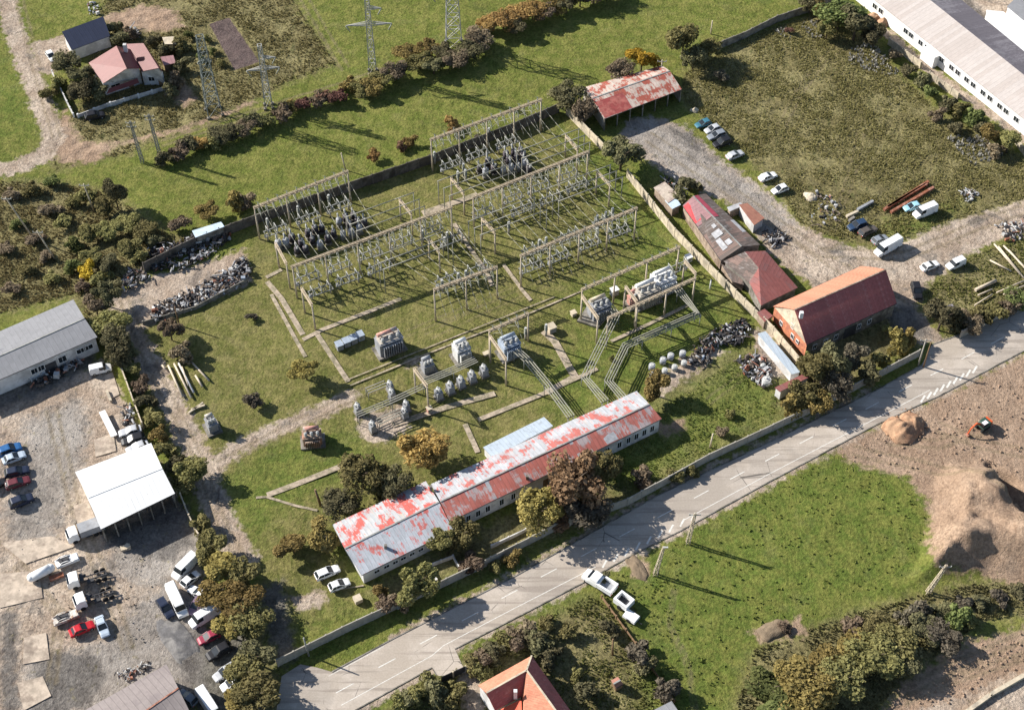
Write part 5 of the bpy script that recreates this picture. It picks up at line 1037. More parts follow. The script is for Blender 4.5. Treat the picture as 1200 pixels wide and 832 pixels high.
# ------------------------------------------------------------------ substation
INS = pm('insulator', (.30, .31, .27), .4, .2, 2.0); WIRE = pm('conductor', (.30, .29, .24), .6, .2, 1.5); BEAMC = pm('beam_concrete', (.44, .36, .26), .9, .18, .8)
def world(px, z): return at(px[0], px[1], z)
smesh = None
def string_mesh():
    mb = MB()
    for s in (-1, 1):
        a = Vector((0, 0, 0)); b_ = Vector((0, s * .8, -1.7)); mb.cyl(a, b_, .06, .06, 6)
        for k in range(6): c = lerp(a, b_, .15 + k * .14); mb.cyl(c - UPV * .03, c + UPV * .03, .12, .12, 7)
    mb.cyl((0, -.9, -1.75), (0, .9, -1.75), .035, .035, 5)
    return mb.mesh('insulator_string', INS)
STR = string_mesh(); STR1 = None
def pole_mesh(h, r0=.22, r1=.15): return MB().cyl((0, 0, -.3), (0, 0, h), r0, r1, 8).mesh('pole', POLE)
def gantry(a, b_, h, npol, label, nstr=0, group='concrete busbar gantries', cat='gantry', ends=True, bw=.34, two=True, tops=0):
    A, B = world(a, h), world(b_, h); root = thing('busbar_gantry', label, cat, (A.x, A.y, 0), group); O = root.location; d = (B - A); u = d.normalized(); rz = math.atan2(d.y, d.x); s = Vector((-u.y, u.x, 0))
    mb = MB(); n = max(2, int(d.length / 1.6))     # open lattice beam: four chords and webs
    for sx in (-bw / 2, bw / 2):
        for sz in (0, -.5): mb.bar(A + s * sx + UPV * sz, B + s * sx + UPV * sz, .14, .14)
    for i in range(n):
        p, q_ = lerp(A, B, i / n), lerp(A, B, (i + 1) / n)
        for sx in (-bw / 2, bw / 2): mb.bar(p + s * sx + UPV * (0 if i % 2 else -.5), q_ + s * sx + UPV * (-.5 if i % 2 else 0), .09)
        mb.bar(p + s * bw / 2, p - s * bw / 2, .1); 
    mb.build('beam', BEAMC, root)
    pmesh = pole_mesh(h - .5)
    for i in range(npol):
        p = lerp(A, B, (i / (npol - 1)) * .985 + .0075); o = link('pole', pmesh, root); o.location = (p.x - O.x, p.y - O.y, 0); o.rotation_euler = (0, 0, rz)
    for i in range(nstr):
        p = lerp(A, B, (i + .7) / (nstr + .4)); o = link('insulator_string', STR, root); o.location = (p.x - O.x, p.y - O.y, h - .55); o.rotation_euler = (0, 0, rz)
    if nstr:
        for i in range(nstr):
            p = lerp(A, B, (i + .7) / (nstr + .4)) - UPV * 2.3; mb = MB()
            for sg in (-1, 1):
                q_ = p + s * sg * (3.2 + (i % 3) * .8) - UPV * (3.4 + (i % 2)); pr = p
                for j in range(1, 5): t_ = j / 4; c_ = lerp(p, q_, t_) + s * sg * .5 * math.sin(math.pi * t_) - UPV * .4 * math.sin(math.pi * t_); mb.cyl(pr, c_, .04, .04, 4); pr = c_
            mb.build('dropper', WIRE, root)
    if tops:
        tm = MB().cyl((0, 0, 0), (0, 0, 1.0), .06, .04, 6).bar((-.5, 0, 1.0), (.5, 0, .7), .05)
        for k in range(4): tm.cyl((0, 0, .15 + k * .2), (0, 0, .2 + k * .2), .12, .12, 7)
        tm = tm.mesh('top_insulator', INS)
        for i in range(tops): p = lerp(A, B, (i + .5) / tops); o = link('top_insulator', tm, root); o.location = (p.x - O.x, p.y - O.y, h + .06)
    return root
def gg(a, b_, off, n, h, label, sag=.5):
    """bare conductors hanging from the gantry beam to the ground gear"""
    pass
gantry((297, 243), (408, 200), 9.5, 4, 'back left busbar gantry standing before the dark perimeter wall', 13, tops=10)
gantry((504, 163.5), (635, 116), 9.5, 5, 'back right busbar gantry standing before the dark perimeter wall', 16, tops=12)
gantry((341, 312.5), (530, 242), 9.5, 6, 'long middle left busbar gantry, in front of the black breakers', 20)
gantry((553.5, 231), (690, 177), 9.5, 5, 'long middle right busbar gantry behind the rows of disconnectors', 18)
gantry((609.5, 299.5), (747, 243), 9.5, 5, 'front right busbar gantry, nearest long one to the cream wall', 16, tops=12)
gantry((508, 339), (583, 312), 9.5, 3, 'short busbar gantry in the middle of the lawn left of the front right one', 8, tops=6)
gantry((573, 387), (619.5, 366.5), 8.5, 2, 'short gantry behind the blue grey transformer', 2, tops=5)
gantry((574, 393), (593, 420.5), 8.0, 2, 'small side gantry leading past the blue grey transformer', 0, tops=0)
gantry((681.5, 339), (797, 288.5), 8.5, 4, 'busbar gantry behind the two transformers with cable bridges', 0, tops=12)
gantry((682, 346), (701, 372.5), 7.5, 2, 'side gantry over the left transformer with cable bridge', 0)
gantry((733, 335), (746.5, 353), 7.5, 2, 'side gantry between the two transformers with cable bridges', 0)
gantry((802.5, 305), (815.5, 320), 7.5, 2, 'side gantry right of the large white transformer', 0)
gantry((712, 372.5), (815.5, 325), 7.5, 4, 'front gantry before the two transformers with cable bridges', 0)
gantry((322.5, 284), (335.5, 308.5), 7.5, 2, 'left end crossbeam gantry near the black breakers', 0)
gantry((353, 337), (365.5, 357), 7.5, 2, 'left end crossbeam gantry at the front corner of the switchyard', 0)
gantry((485, 431.5), (500.5, 452), 7.5, 2, 'small crossbeam gantry left of the row of five coils', 0)
CB = [((468, 233), (482, 250.5), 'behind the long middle left gantry', -1), ((502, 279), (514.5, 294), 'in front of the long middle left gantry', -1), ((528.5, 208), (543.5, 226.5), 'between the white insulators and the path', 1),
      ((564.5, 255), (580, 272), 'in the centre of the switchyard by the long path', 1), ((663, 158), (677, 175), 'behind the long middle right gantry near the tree', -1), ((699.5, 200.5), (715, 216), 'right of the long middle right gantry near the cream wall', -1)]
for a, b_, wh, sg in CB:
    root = gantry(a, b_, 6.5, 2, 'crossbeam with busbar tubes ' + wh, 0, 'busbar crossbeams'); A, B = world(a, 6.5), world(b_, 6.5); u = (at(530, 242) - at(341, 312)).normalized() * sg
    for k in (.04, .5, .96):
        p = lerp(A, B, k) + UPV * .5; mb = MB(); mb.cyl(p + u * 1.2, p - u * (-12 if sg > 0 else -12) * (1 if sg > 0 else 1) if False else p + u * 13, .11, .11, 7); mb.cyl(p - UPV * .5, p, .09, .09, 6)
        q_ = p + u * 12.8; mb.cyl(Vector((q_.x, q_.y, 0)), q_, .12, .1, 7); mb.cyl(p - u * 3.5, p + u * 1.3, .11, .11, 7); q_ = p - u * 3.3; mb.cyl(Vector((q_.x, q_.y, 0)), q_, .12, .1, 7); mb.build('busbar_tube', WIRE, root)
RZG = math.atan2(*(at(530, 242) - at(341, 312)).yx)
# disconnectors: frame on posts with three poles of paired insulators
def disconnector():
    root = thing('disconnector', 'x', 'disconnector', (0, 0, 0), 'disconnectors in the switchyard')
    f = MB()
    for y in (-.9, .9): f.bar((-2.7, y, 1.9), (2.7, y, 1.9), .16, .2)
    for x in (-2.6, -1.3, 0, 1.3, 2.6): f.bar((x, -.9, 1.9), (x, .9, 1.9), .12)
    f.build('frame', STEEL, root)
    for x in (-2.2, 2.2): MB().cyl((x, 0, -.2), (x, 0, 1.85), .2, .18, 8).build('post', CONC, root)
    im = MB(); im.cyl((0, 0, 0), (0, 0, 1.15), .12, .09, 7)
    for k in range(5): im.cyl((0, 0, .15 + k * .2), (0, 0, .21 + k * .2), .17, .15, 8)
    im.cyl((0, 0, 1.15), (0, 0, 1.3), .13, .13, 7); im = im.mesh('insulator', INS)
    am = MB().cyl((0, -1.0, 1.3), (0, 1.0, 1.3), .08, .08, 6).mesh('contact_arm', pm('arm_metal', (.42, .42, .40), .5, .2, 1))
    for x in (-1.95, 0, 1.95):
        for y in (-.8, .8): o = link('insulator', im, root); o.location = (x, y, 2.0)
        o = link('contact_arm', am, root); o.location = (x, 0, 2.0)
    MB().box((-2.6, 0, .9), (.4, .5, .7)).build('drive_box', GREYP, root)
    return root
D0 = disconnector(); first = True
DR = [('before the back left gantry', [(323.5, 268), (361, 253.5), (397, 240)]), ('before the back right gantry', [(529, 191), (560, 179), (594, 166)]),
      ('close before the long middle left gantry', [(361, 324), (398, 310), (433.5, 296), (470.5, 281.5), (505.5, 267)]), ('far before the long middle left gantry', [(375.5, 338), (408, 325), (445, 311.5), (530, 279)]),
      ('close before the long middle right gantry', [(567, 246), (601, 230), (632, 218), (665.5, 204)]), ('far before the long middle right gantry', [(612.5, 243.5), (646, 231), (677, 216)]),
      ('before the front right gantry', [(623, 311), (655, 299), (691, 283.5), (725, 270)]), ('behind the front right gantry', [(626, 291), (668, 274), (708, 257)]), ('behind the short middle gantry', [(525, 326), (560, 314)]), ('beside the large white transformer', [(795, 312)])]
for wh, pts in DR:
    for i, (x, y) in enumerate(pts):
        p = at(x, y, 2.4); lab = f'steel disconnector {wh}' + (f', {ORD[i]} from the left' if len(pts) > 1 else '')
        if first: D0.location = (p.x, p.y, 0); D0.rotation_euler = (0, 0, RZG); D0['label'] = lab; first = False
        else: copy_thing(D0, (p.x, p.y, 0), RZG + R(random.uniform(-2, 2)), random.uniform(.93, 1.04), lab)
# post insulators / current transformers in pale colours
def post_ct():
    root = thing('current_transformer', 'x', 'transformer', (0, 0, 0), 'instrument transformers'); MB().cyl((0, 0, -.2), (0, 0, 1.6), .25, .22, 8).build('post', CONC, root)
    mb = MB(); mb.cyl((0, 0, 1.6), (0, 0, 3.0), .26, .18, 10)
    for k in range(6): mb.cyl((0, 0, 1.7 + k * .21), (0, 0, 1.77 + k * .21), .36, .3, 10)
    mb.build('insulator', INS, root); MB().cyl((0, 0, 3.0), (0, 0, 3.5), .3, .26, 10).build('head', PORC, root); return root
C0 = post_ct(); first = True
CTR = [('by the back left gantry', [(313, 258), (349, 243.5), (385, 230.5)]), ('by the small crossbeam of the back breakers', [(536.5, 203), (545.5, 200.5), (543, 194)]), ('behind the front right gantry', [(632, 283), (640, 280), (700, 254), (710, 250), (718, 246)]),
       ('behind the short middle gantry', [(537, 322), (546, 319), (518, 330)]), ('below the long middle left gantry', [(495, 272), (521, 280), (524, 274)]), ('beside the back right gantry', [(573, 152), (509, 180)]), ('in the centre of the switchyard', [(700, 269), (645, 308), (596, 262)]), ('near the blue grey transformer', [(616, 386), (640, 382)])]
for wh, pts in CTR:
    for i, (x, y) in enumerate(sorted(pts)):
        p = at(x, y, 3.0); lab = f'white post transformer {wh}, {ORD[i]} from the left'
        if first: C0.location = (p.x, p.y, 0); C0['label'] = lab; first = False
        else: copy_thing(C0, (p.x, p.y, 0), random.random() * 6, 1, lab)
# oil breakers: dark drum on a frame with two white bushings
def breaker(col, name):
    root = thing('oil_breaker', 'x', 'breaker', (0, 0, 0), 'oil breakers'); mb = MB(); mb.cyl((0, 0, .5), (0, 0, 2.2), .72, .72, 14); mb.ball((0, 0, 2.2), .72, 0, 14, 5, .35); mb.build('drum', col, root)
    MB().box((0, 0, -.1), (1.5, 1.5, .55)).build('base', CONCD, root)
    im = MB(); im.cyl((0, 0, 0), (0, 0, 1.3), .16, .1, 8)
    for k in range(5): im.cyl((0, 0, .1 + k * .22), (0, 0, .17 + k * .22), .26, .22, 9)
    im = im.mesh('bushing', PORC)
    for s in (-1, 1): o = link('bushing', im, root); o.location = (0, s * .4, 2.3); o.rotation_euler = (-s * .35, 0, 0)
    return root
DK = pm('black_drum', (.045, .04, .05), .5, .2, 1.2, (.11, .09, .10)); GY = pm('grey_drum', (.32, .33, .36), .5, .2, 1.2)
BK = {'b': breaker(DK, 'b'), 'w': breaker(GY, 'w')}; used = {'b': False, 'w': False}
BR_ = [('among the back left breakers', [(326, 285, 'w'), (335, 283, 'w'), (342, 278, 'b'), (353, 284, 'b'), (361, 272, 'b'), (369, 268, 'b'), (377, 266, 'b'), (375, 285, 'w'), (366, 280, 'b'), (384, 279, 'b'), (391, 272, 'b'), (397, 258, 'w'), (405, 254, 'b'), (414, 251, 'b'), (412, 271, 'w'), (421, 267, 'w'), (402, 273, 'w'), (427, 260, 'b'), (419, 258, 'b'), (409, 263, 'b'), (348, 292, 'b'), (358, 291, 'b')]),
       ('among the back right breakers', [(562, 196, 'b'), (572, 189, 'b'), (569, 201, 'w'), (579, 197, 'b'), (593, 181, 'b'), (602, 178, 'b'), (610, 175, 'b'), (590, 198, 'w'), (599, 196, 'w'), (607, 194, 'w'), (615, 191, 'w'), (596, 187, 'b'), (605, 184, 'b'), (613, 182, 'b'), (620, 198, 'b')])]
for wh, pts in BR_:
    for i, (x, y, k) in enumerate(sorted(pts)):
        p = at(x, y, 1.6); lab = f"{'black' if k == 'b' else 'pale grey'} breaker drum {wh}, {ORD[i]} from the left"
        if not used[k]: BK[k].location = (p.x, p.y, 0); BK[k].rotation_euler = (0, 0, RZG); BK[k]['label'] = lab; used[k] = True
        else: copy_thing(BK[k], (p.x, p.y, 0), RZG + random.uniform(-.2, .2), random.uniform(.85, 1.05), lab)
# conductors strung between the gantries
def conductors(a0, a1, b0, b1, h0, h1, n, label, sag=1.0, r=.045):
    mb = MB(); 
    for i in range(n):
        k = (i + .6) / n; p, q_ = lerp(world(a0, h0), world(a1, h0), k), lerp(world(b0, h1), world(b1, h1), k); pr = p
        for j in range(1, 9): t_ = j / 8; c_ = lerp(p, q_, t_) - UPV * sag * 4 * t_ * (1 - t_); mb.cyl(pr, c_, r, r, 4); pr = c_
    o = mb.build('conductor_line', WIRE, None, world(a0, 0)); return tag(o, label, 'wires', 'conductors strung between gantries')
conductors((297, 243), (408, 200), (341, 312.5), (452, 271), 8.0, 8.0, 9, 'sagging conductors between the back left and the long middle left gantries')
conductors((504, 163), (635, 116), (553, 231), (690, 177), 8.0, 8.0, 12, 'sagging conductors between the back right and the long middle right gantries')
conductors((553, 231), (690, 177), (609, 299), (747, 243), 8.0, 8.0, 12, 'sagging conductors between the middle right and the front right gantries')
conductors((430, 279), (530, 242), (508, 339), (583, 312), 8.0, 8.0, 7, 'sagging conductors between the middle left and the short middle gantries')
# cable bridges
def cable_bridge(line, h, wid, label, nr=4):
    P_ = [world(p, h) for p in line]; root = thing('cable_bridge', label, 'cable bridge', (P_[0].x, P_[0].y, 0), 'cable bridges to the service building'); n = len(P_); offs = []
    for i in range(n):
        d = (P_[min(i + 1, n - 1)] - P_[max(i - 1, 0)]).normalized(); offs.append(Vector((-d.y, d.x, 0)))
    for r in range(nr):
        k = (r / (nr - 1) - .5) * wid; mb = MB()
        for i in range(n - 1): mb.bar(P_[i] + offs[i] * k, P_[i + 1] + offs[i + 1] * k, .15, .15)
        mb.build('rail', WIRE, root)
    L = MB(); posts = []
    for i in range(n - 1):
        m_ = max(1, int((P_[i + 1] - P_[i]).length / 3.2))
        for j in range(m_ + (i == n - 2)):
            c = lerp(P_[i], P_[i + 1], j / m_); o_ = lerp(offs[i], offs[i + 1], j / m_); L.bar(c - o_ * wid * .55 - UPV * .16, c + o_ * wid * .55 - UPV * .16, .12, .12)
            if j % 2 == 0: posts.append((c, o_))
    L.build('cross_bar', DSTEEL, root)
    for c, o_ in posts:
        for s in (-1, 1):
            p = c + o_ * s * wid * .4; MB().cyl((p.x, p.y, -.2), (p.x, p.y, h - .22), .09, .09, 6).build('post', STEEL, root)
cable_bridge([(709, 352), (722, 368), (685.5, 442), (709, 470)], 2.8, 1.6, 'left angled cable bridge from transformer to the service building')
cable_bridge([(783, 325), (797, 342), (818, 368), (733, 405), (713, 446), (732, 468)], 2.8, 1.6, 'right angled cable bridge turning twice to the service building')
cable_bridge([(605, 410), (617, 421), (641, 450), (669, 488)], 3.0, 1.5, 'straight cable bridge from the blue grey transformer to the service building')
cable_bridge([(419, 486), (458, 470), (497, 452)], 2.6, 1.1, 'low grey busbar bridge left of the small crossbeam gantry', 3)
cable_bridge([(498, 447), (530, 434), (558, 421)], 2.6, 1.5, 'low grey busbar bridge between the small transformer and the coils', 4)
cable_bridge([(430, 458), (452, 449)], 2.2, 1.4, 'short busbar bridge at the back of the left coil group', 3)
cable_bridge([(443, 494), (470, 482)], 2.2, 1.4, 'short busbar bridge at the front of the left coil group', 3)
# transformers
def transformer(px, L, Wd, H, rz, label, col, name='power_transformer', rad=True, cons=True, consc=None, pad=None, nb=3, topc=None):
    p = at(px[0], px[1], H * .6); root = thing(name, label, 'transformer', (p.x, p.y, 0), 'power transformers', rz); lk = lambda n, mb, m: link(n, mb.mesh(n, m), root)
    lk('plinth', MB().box((0, 0, -.2), (L + 1.2, Wd + 1.2, .5)), CONCD)
    mb = MB(); mb.box((0, 0, .3), (L, Wd, H)); mb.box((0, 0, .3 + H), (L + .2, Wd + .2, .12))
    for i in range(5):
        for s in (-1, 1): mb.box((-L / 2 + L * (i + .5) / 5, s * (Wd / 2 + .04), .4), (.12, .1, H - .2))
    lk('tank', mb, col)
    lk('lid', MB().box((0, 0, .3 + H + .13), (L * .92, Wd * .86, .14)), topc or col)
    if rad:
        for s in (-1, 1):
            mb = MB()
            for i in range(9): mb.box((-L * .38 + L * .76 * i / 8, s * (Wd / 2 + .55), .6), (.1, .8, H - .6))
            mb.cyl((-L * .38, s * (Wd / 2 + .5), H - .1), (L * .38, s * (Wd / 2 + .5), H - .1), .12, .12, 6); mb.cyl((-L * .38, s * (Wd / 2 + .5), .6), (L * .38, s * (Wd / 2 + .5), .6), .12, .12, 6); lk('radiator', mb, col)
    if cons: mb = MB(); mb.cyl((-L * .42, Wd * .30, H + 1.35), (L * .42, Wd * .30, H + 1.35), .45, .45, 12); mb.box((-L * .25, Wd * .30, H + .4), (.15, .3, .6)); mb.box((L * .25, Wd * .30, H + .4), (.15, .3, .6)); lk('conservator', mb, consc or col)
    im = MB(); im.cyl((0, 0, 0), (0, 0, 1.5), .2, .12, 8)
    for k in range(6): im.cyl((0, 0, .1 + k * .22), (0, 0, .17 + k * .22), .32, .26, 9)
    im = im.mesh('bushing', PORC)
    for i in range(nb): o = link('bushing', im, root); o.location = (-L * .32 + L * .64 * i / max(1, nb - 1), -Wd * .22, H + .4); o.rotation_euler = (.2, 0, 0)
    for i in range(3): o = link('bushing', im, root); o.location = (-L * .25 + L * .2 * i, Wd * .02, H + .4); o.scale = (.5, .5, .5)
    return root
BGY = pm('blue_grey_paint', (.34, .39, .46), .5, .15, 1.0); PINKR = pm('rusty_pink', (.50, .25, .20), .7, .25, 1.2, (.45, .40, .36)); BGE = pm('beige_paint', (.46, .42, .36), .6, .2, 1.2)
transformer((456, 402), 5.2, 2.6, 3.2, RZG, 'big light grey transformer with rusty pink conservator alone on the lawn', GREYP, consc=PINKR, topc=BGE)
transformer((597, 407), 3.8, 2.6, 3.2, RZG, 'blue grey transformer at the head of the straight cable bridge', BGY)
transformer((702, 362), 4.2, 2.8, 3.0, RZG, 'transformer with pale lid at the head of the left cable bridge', GREYP, consc=CREAM)
transformer((757, 345), 5.0, 3.0, 3.2, RZG, 'grey beige transformer left half of the pair under the front gantry', BGE, consc=WHITEP)
transformer((777, 331), 4.6, 3.0, 3.4, RZG, 'bright white topped transformer right of the grey beige one', WHITEP, topc=WHITEP)
transformer((742, 352), 2.0, 1.8, 2.0, RZG, 'small rusty pink transformer under the side gantry', PINKR, rad=False)
transformer((541, 412), 3.0, 2.4, 3.0, RZG, 'grey white transformer left of the short gantry', pm('pale_grey', (.52, .52, .51), .6, .2, 1.0), consc=WHITEP)
transformer((366, 513), 3.6, 2.2, 2.2, RZG - R(20), 'rusty brown old transformer on the left lawn', pm('old_transformer', (.33, .25, .19), .8, .3, 1.2, (.40, .22, .15)), consc=PINKR)
transformer((248, 498), 1.8, 2.4, 2.0, RZG, 'small grey old transformer near the junction of the tracks', GREYP, consc=BGE, rad=False)
transformer((501, 430), 2.2, 1.8, 2.0, RZG, 'small grey transformer at the back of the crossbeam left of the coils', GREYP, rad=False)
# low kiosk row, coils, kiosks
def kiosk(px, sz, rz, label, col, roof, name='kiosk'):
    p = at(px[0], px[1], sz[2] * .6); root = thing(name, label, 'cabinet', (p.x, p.y, 0), 'equipment cabinets', rz); lk = lambda n, mb, m: link(n, mb.mesh(n, m), root)
    lk('cabinet', MB().box((0, 0, -.1), sz), col); lk('lid', MB().box((0, 0, sz[2] - .1), (sz[0] + .2, sz[1] + .2, .12)), roof); lk('door', MB().box((0, -sz[1] / 2 - .02, .15), (sz[0] * .7, .05, sz[2] * .7)), STEEL)
for i, (x, y) in enumerate([(397.5, 404.5), (406, 400.5), (414, 397), (422, 393)]): kiosk((x, y), (1.3, 1.5, 1.4), RZG, f'light grey cabinet {ORD[i]} from the left in the row beside the big transformer', GREYP if i < 3 else BGY, BGY)
kiosk((646, 384), (1.6, 1.6, 1.4), RZG, 'cream box kiosk on the lawn by the wide concrete path', CREAM, CREAM)
kiosk((807, 302), (1.2, 1.2, 1.2), RZG, 'white box kiosk near the cream wall behind the side gantry', WHITEP, WHITEP)
kiosk((672, 367), (1.0, 1.0, .9), RZG, 'tiny beige box left of the transformer with the left cable bridge', CREAM, CREAM)
kiosk((503, 479.5), (.9, .9, 1.2), RZG, 'small red white box at the foot of the crossbeam gantry', PINKR, CREAM)
kiosk((720, 341), (1.5, 1.2, 1.6), RZG, 'pale cabinet behind the side gantry between the transformers', GREYP, WHITEP)
kiosk((570, 414), (1.2, .8, .5), RZG, 'flat pinkish slab box beside the gantry of the blue grey transformer', CREAM, CREAM)
def coil(px, label, sc_=1.0):
    p = at(px[0], px[1], 1.6); root = thing('arc_coil', label, 'coil', (p.x, p.y, 0), 'coils with white tops'); mb = MB(); mb.box((0, 0, .2), (1.3 * sc_, 1.5 * sc_, 1.8), RZG); mb.build('tank', GREYP, root, None) if False else link('tank', MB().box((0, 0, .2), (1.3 * sc_, 1.6 * sc_, 1.9), RZG).mesh('tank', GREYP), root)
    link('plinth', MB().box((0, 0, -.2), (1.7 * sc_, 2.0 * sc_, .45), RZG).mesh('plinth', CONCD), root)
    for s in (-1, 1): o = link('bushing', MB().cyl((0, 0, 0), (0, 0, .9), .18, .12, 8).cyl((0, 0, .15), (0, 0, .25), .3, .3, 8).cyl((0, 0, .5), (0, 0, .6), .28, .28, 8).mesh('bushing', PORC), root); o.location = (math.cos(RZG + 1.57) * s * .4, math.sin(RZG + 1.57) * s * .4, 2.1)
    link('expansion_tank', MB().cyl((-.5, 0, 0), (.5, 0, 0), .32, .32, 10).mesh('expansion_tank', PORC), root).location = (0, 0, 2.5)
for i, (x, y) in enumerate([(514, 460), (527.5, 453), (540, 446.5), (553, 440), (567, 433)]): coil((x, y), f'coil tank with white top in the slanting row of five, {ORD[i]} from the left')
for (x, y, l) in ((419, 478, 'at the left end of the low busbar bridge'), (436.5, 499, 'at the front left of the coil group'), (457, 452, 'standing alone behind the low busbar bridge'), (474, 483, 'at the front right of the coil group'), (459, 461, 'close behind the low busbar bridge'), (476, 475, 'next to the low busbar bridge front')): coil((x, y), 'coil tank with white top ' + l, .85)
p = [at(x, y, .05) for x, y in ((680, 374), (683, 362), (706, 372), (700, 386))]; o = MB().slab([Vector((q_.x, q_.y, .35)) for q_ in ([at(676, 377), at(701, 385), at(712, 372), at(688, 360)])], .5).build('oil_pit', CONCD, None, (0, 0, 0)); tag(o, 'grey oil pit slab under the transformer with the left cable bridge', 'slab')
# ------------------------------------------------------------------ pylons and poles
def lattice(mb, p, q_, w0, w1, n, r=.09, rz=0.0, arms=()):
    p, q_ = Vector(p), Vector(q_); c_, s_ = math.cos(rz), math.sin(rz)
    def cs(k):
        c = lerp(p, q_, k); w_ = lerp(Vector((w0, 0, 0)), Vector((w1, 0, 0)), k).x / 2; return [c + Vector((a * w_ * c_ - b_ * w_ * s_, a * w_ * s_ + b_ * w_ * c_, 0)) for a, b_ in ((-1, -1), (1, -1), (1, 1), (-1, 1))]
    for i in range(n):
        A, B = cs(i / n), cs((i + 1) / n)
        for j in range(4): mb.bar(A[j], B[j], r); mb.bar(A[j], B[(j + 1) % 4], r * .7); mb.bar(A[(j + 1) % 4], B[j], r * .7); mb.bar(B[j], B[(j + 1) % 4], r * .7)
PYL = pm('pylon_steel', (.42, .41, .38), .6, .15, 1.0)
def pylon(base, h, w0, w1, arms, label, rz, wide=1.0, steel=None):
    p = at(base[0], base[1], 0); steel = steel or PYL; root = thing('lattice_pylon', label, 'pylon', (p.x, p.y, 0), 'lattice pylons in the meadow', rz); mb = MB(); lattice(mb, (0, 0, 0), (0, 0, h), w0, w1, max(5, int(h / 3.2)), .16); link('mast', mb.mesh('mast', steel), root)
    for z, L in arms:
        for s in ([-1, 1] if L > 0 else [1]):
            L_ = abs(L); mb = MB()
            for y in (-.35, .35): mb.bar((0, y, z), (s * L_, 0, z + .1), .14); mb.bar((0, y, z + .9), (s * L_, 0, z + .15), .12)
            for k in (.25, .5, .75): mb.bar((s * L_ * k, -.25 * (1 - k), z), (s * L_ * k, .25 * (1 - k), z + .9 * (1 - k)), .08)
            a_ = link('cross_arm', mb.mesh('cross_arm', steel), root); mb = MB(); mb.cyl((s * L_, 0, z), (s * (L_ - .9), 0, z - 1.7), .14, .14, 6); link('insulator_string', mb.mesh('insulator_string', INS), a_)
    for sx in (-1, 1):
        for sy in (-1, 1): link('footing', MB().box((sx * w0 / 2, sy * w0 / 2, -.3), (.7, .7, .6)).mesh('footing', CONCD), root)
pylon((437, 85), 24, 1.8, .9, [(14, 5.4), (18.5, -3.2)], 'slim lattice pylon with wide cross arm in the middle of the tree line', R(5))
pylon((532, 54), 22, 4.0, 2.2, [(15, 5.0), (19, 4)], 'stout lattice pylon cut by the top edge above the tree line', R(5))
pylon((315, 125), 18, 1.8, .9, [(11, 3.8), (14, -3.2)], 'slim lattice pylon right of the ploughed garden plot', R(10))
pylon((251, 132), 22, 3.4, 1.6, [(15, 1.6)], 'dull grey lattice pylon left of the ploughed garden plot', R(20), steel=pm('dull_steel', (.17, .19, .18), .8, .25, 1.0))
def pole(base, h, label, arms=1, lean=(0, 0), col=CREAM, name='power_pole', lat=False, rz=0, r=.16, group='power poles'):
    p = at(base[0], base[1], 0); root = thing(name, label, 'pole', (p.x, p.y, 0), group, rz); mb = MB()
    if lat: lattice(mb, (0, 0, -.2), (lean[0], lean[1], h), .7, .35, int(h / 1.3), .09)
    else: mb.cyl((0, 0, -.3), (lean[0], lean[1], h), r * 1.25, r * .8, 8)
    link('pole', mb.mesh('pole', col), root)
    for i in range(arms):
        z = h - .5 - i * 1.1; k = z / h; c = Vector((lean[0] * k, lean[1] * k, z)); a_ = link('cross_arm', MB().bar(c - Vector((1.1, 0, 0)), c + Vector((1.1, 0, 0)), .14).mesh('cross_arm', STEEL), root)
        for x in (-1, 0, 1): link('insulator', MB().cyl(c + Vector((x, 0, .05)), c + Vector((x, 0, .4)), .1, .07, 6).mesh('insulator', PORC), a_)
    return root
pole((167, 190), 12, 'left one of the twin lattice poles in front of the farmhouse', 2, (-.6, 0), STEEL, lat=True); pole((187.5, 182), 12, 'right one of the twin lattice poles in front of the farmhouse', 2, (-.5, 0), STEEL, lat=True)
pole((39, 279), 13, 'pale leaning pole in the scrub at the left edge, the upper one', 1, (-2.6, -1)); pole((64, 303), 8, 'pale leaning pole in the scrub at the left edge, the lower one', 1, (-2, .3))
pole((110, 247), 8, 'pale pole in the left thicket', 1, (-.6, 0)); pole((767.5, 673), 8.5, 'pale street pole with lamp beside the grave shaped dirt heap', 0, (1.0, .2), lat=True)
pole((806, 636), 9, 'pale lattice pole on the verge right of the lamp pole', 1, (.6, .3), lat=True); pole((1087, 694), 8, 'small pale lattice mast in the lower right field', 1, (1.8, .5), lat=True)
pole((718, 832 - 66), 5, 'short dark pole in the weedy garden', 0, (-.2, 0), WOOD); pole((774, 92), 5.5, 'pole at the right corner of the rusty shed', 1); pole((833, 40), 4, 'short pole on the crumbling wall', 0)
pole((376, 592), 5, 'dark wooden stump pole on the lawn left of the olive tree', 0, (-.6, 0), WOOD, r=.25); pole((210, 381), 5.5, 'thin dark pole at the corner of the scrap yard', 0, (0, 0), WOOD); pole((405, 199), 5, 'pole behind the back wall at the end of the back left gantry', 0, (-.6, 0))
pole((362, 768), 6, 'thin lamp pole at the left end of the roadside wall', 0, (-.3, 0), STEEL); pole((832, 338), 2.6, 'short white post near the cream wall on the lawn', 0, (0, 0), WHITEP, 'post')
pole((1076, 428), 8, 'pole at the end of the wall below the orange tiled house', 1, (0, 0), CONC); pole((832, 524), 4, 'thin bare pole behind the roadside wall in the lush corner', 0, (.2, .2), CREAM)
pole((1082, 430), 7.5, 'thin pole by the road entrance', 0, (0, 0), WOOD)
link('lamp', MB().box((0, 0, 0), (.9, .3, .15)).mesh('lamp', PORC), bpy.data.objects['power_pole.005']).location = (1.3, .2, 8.4)
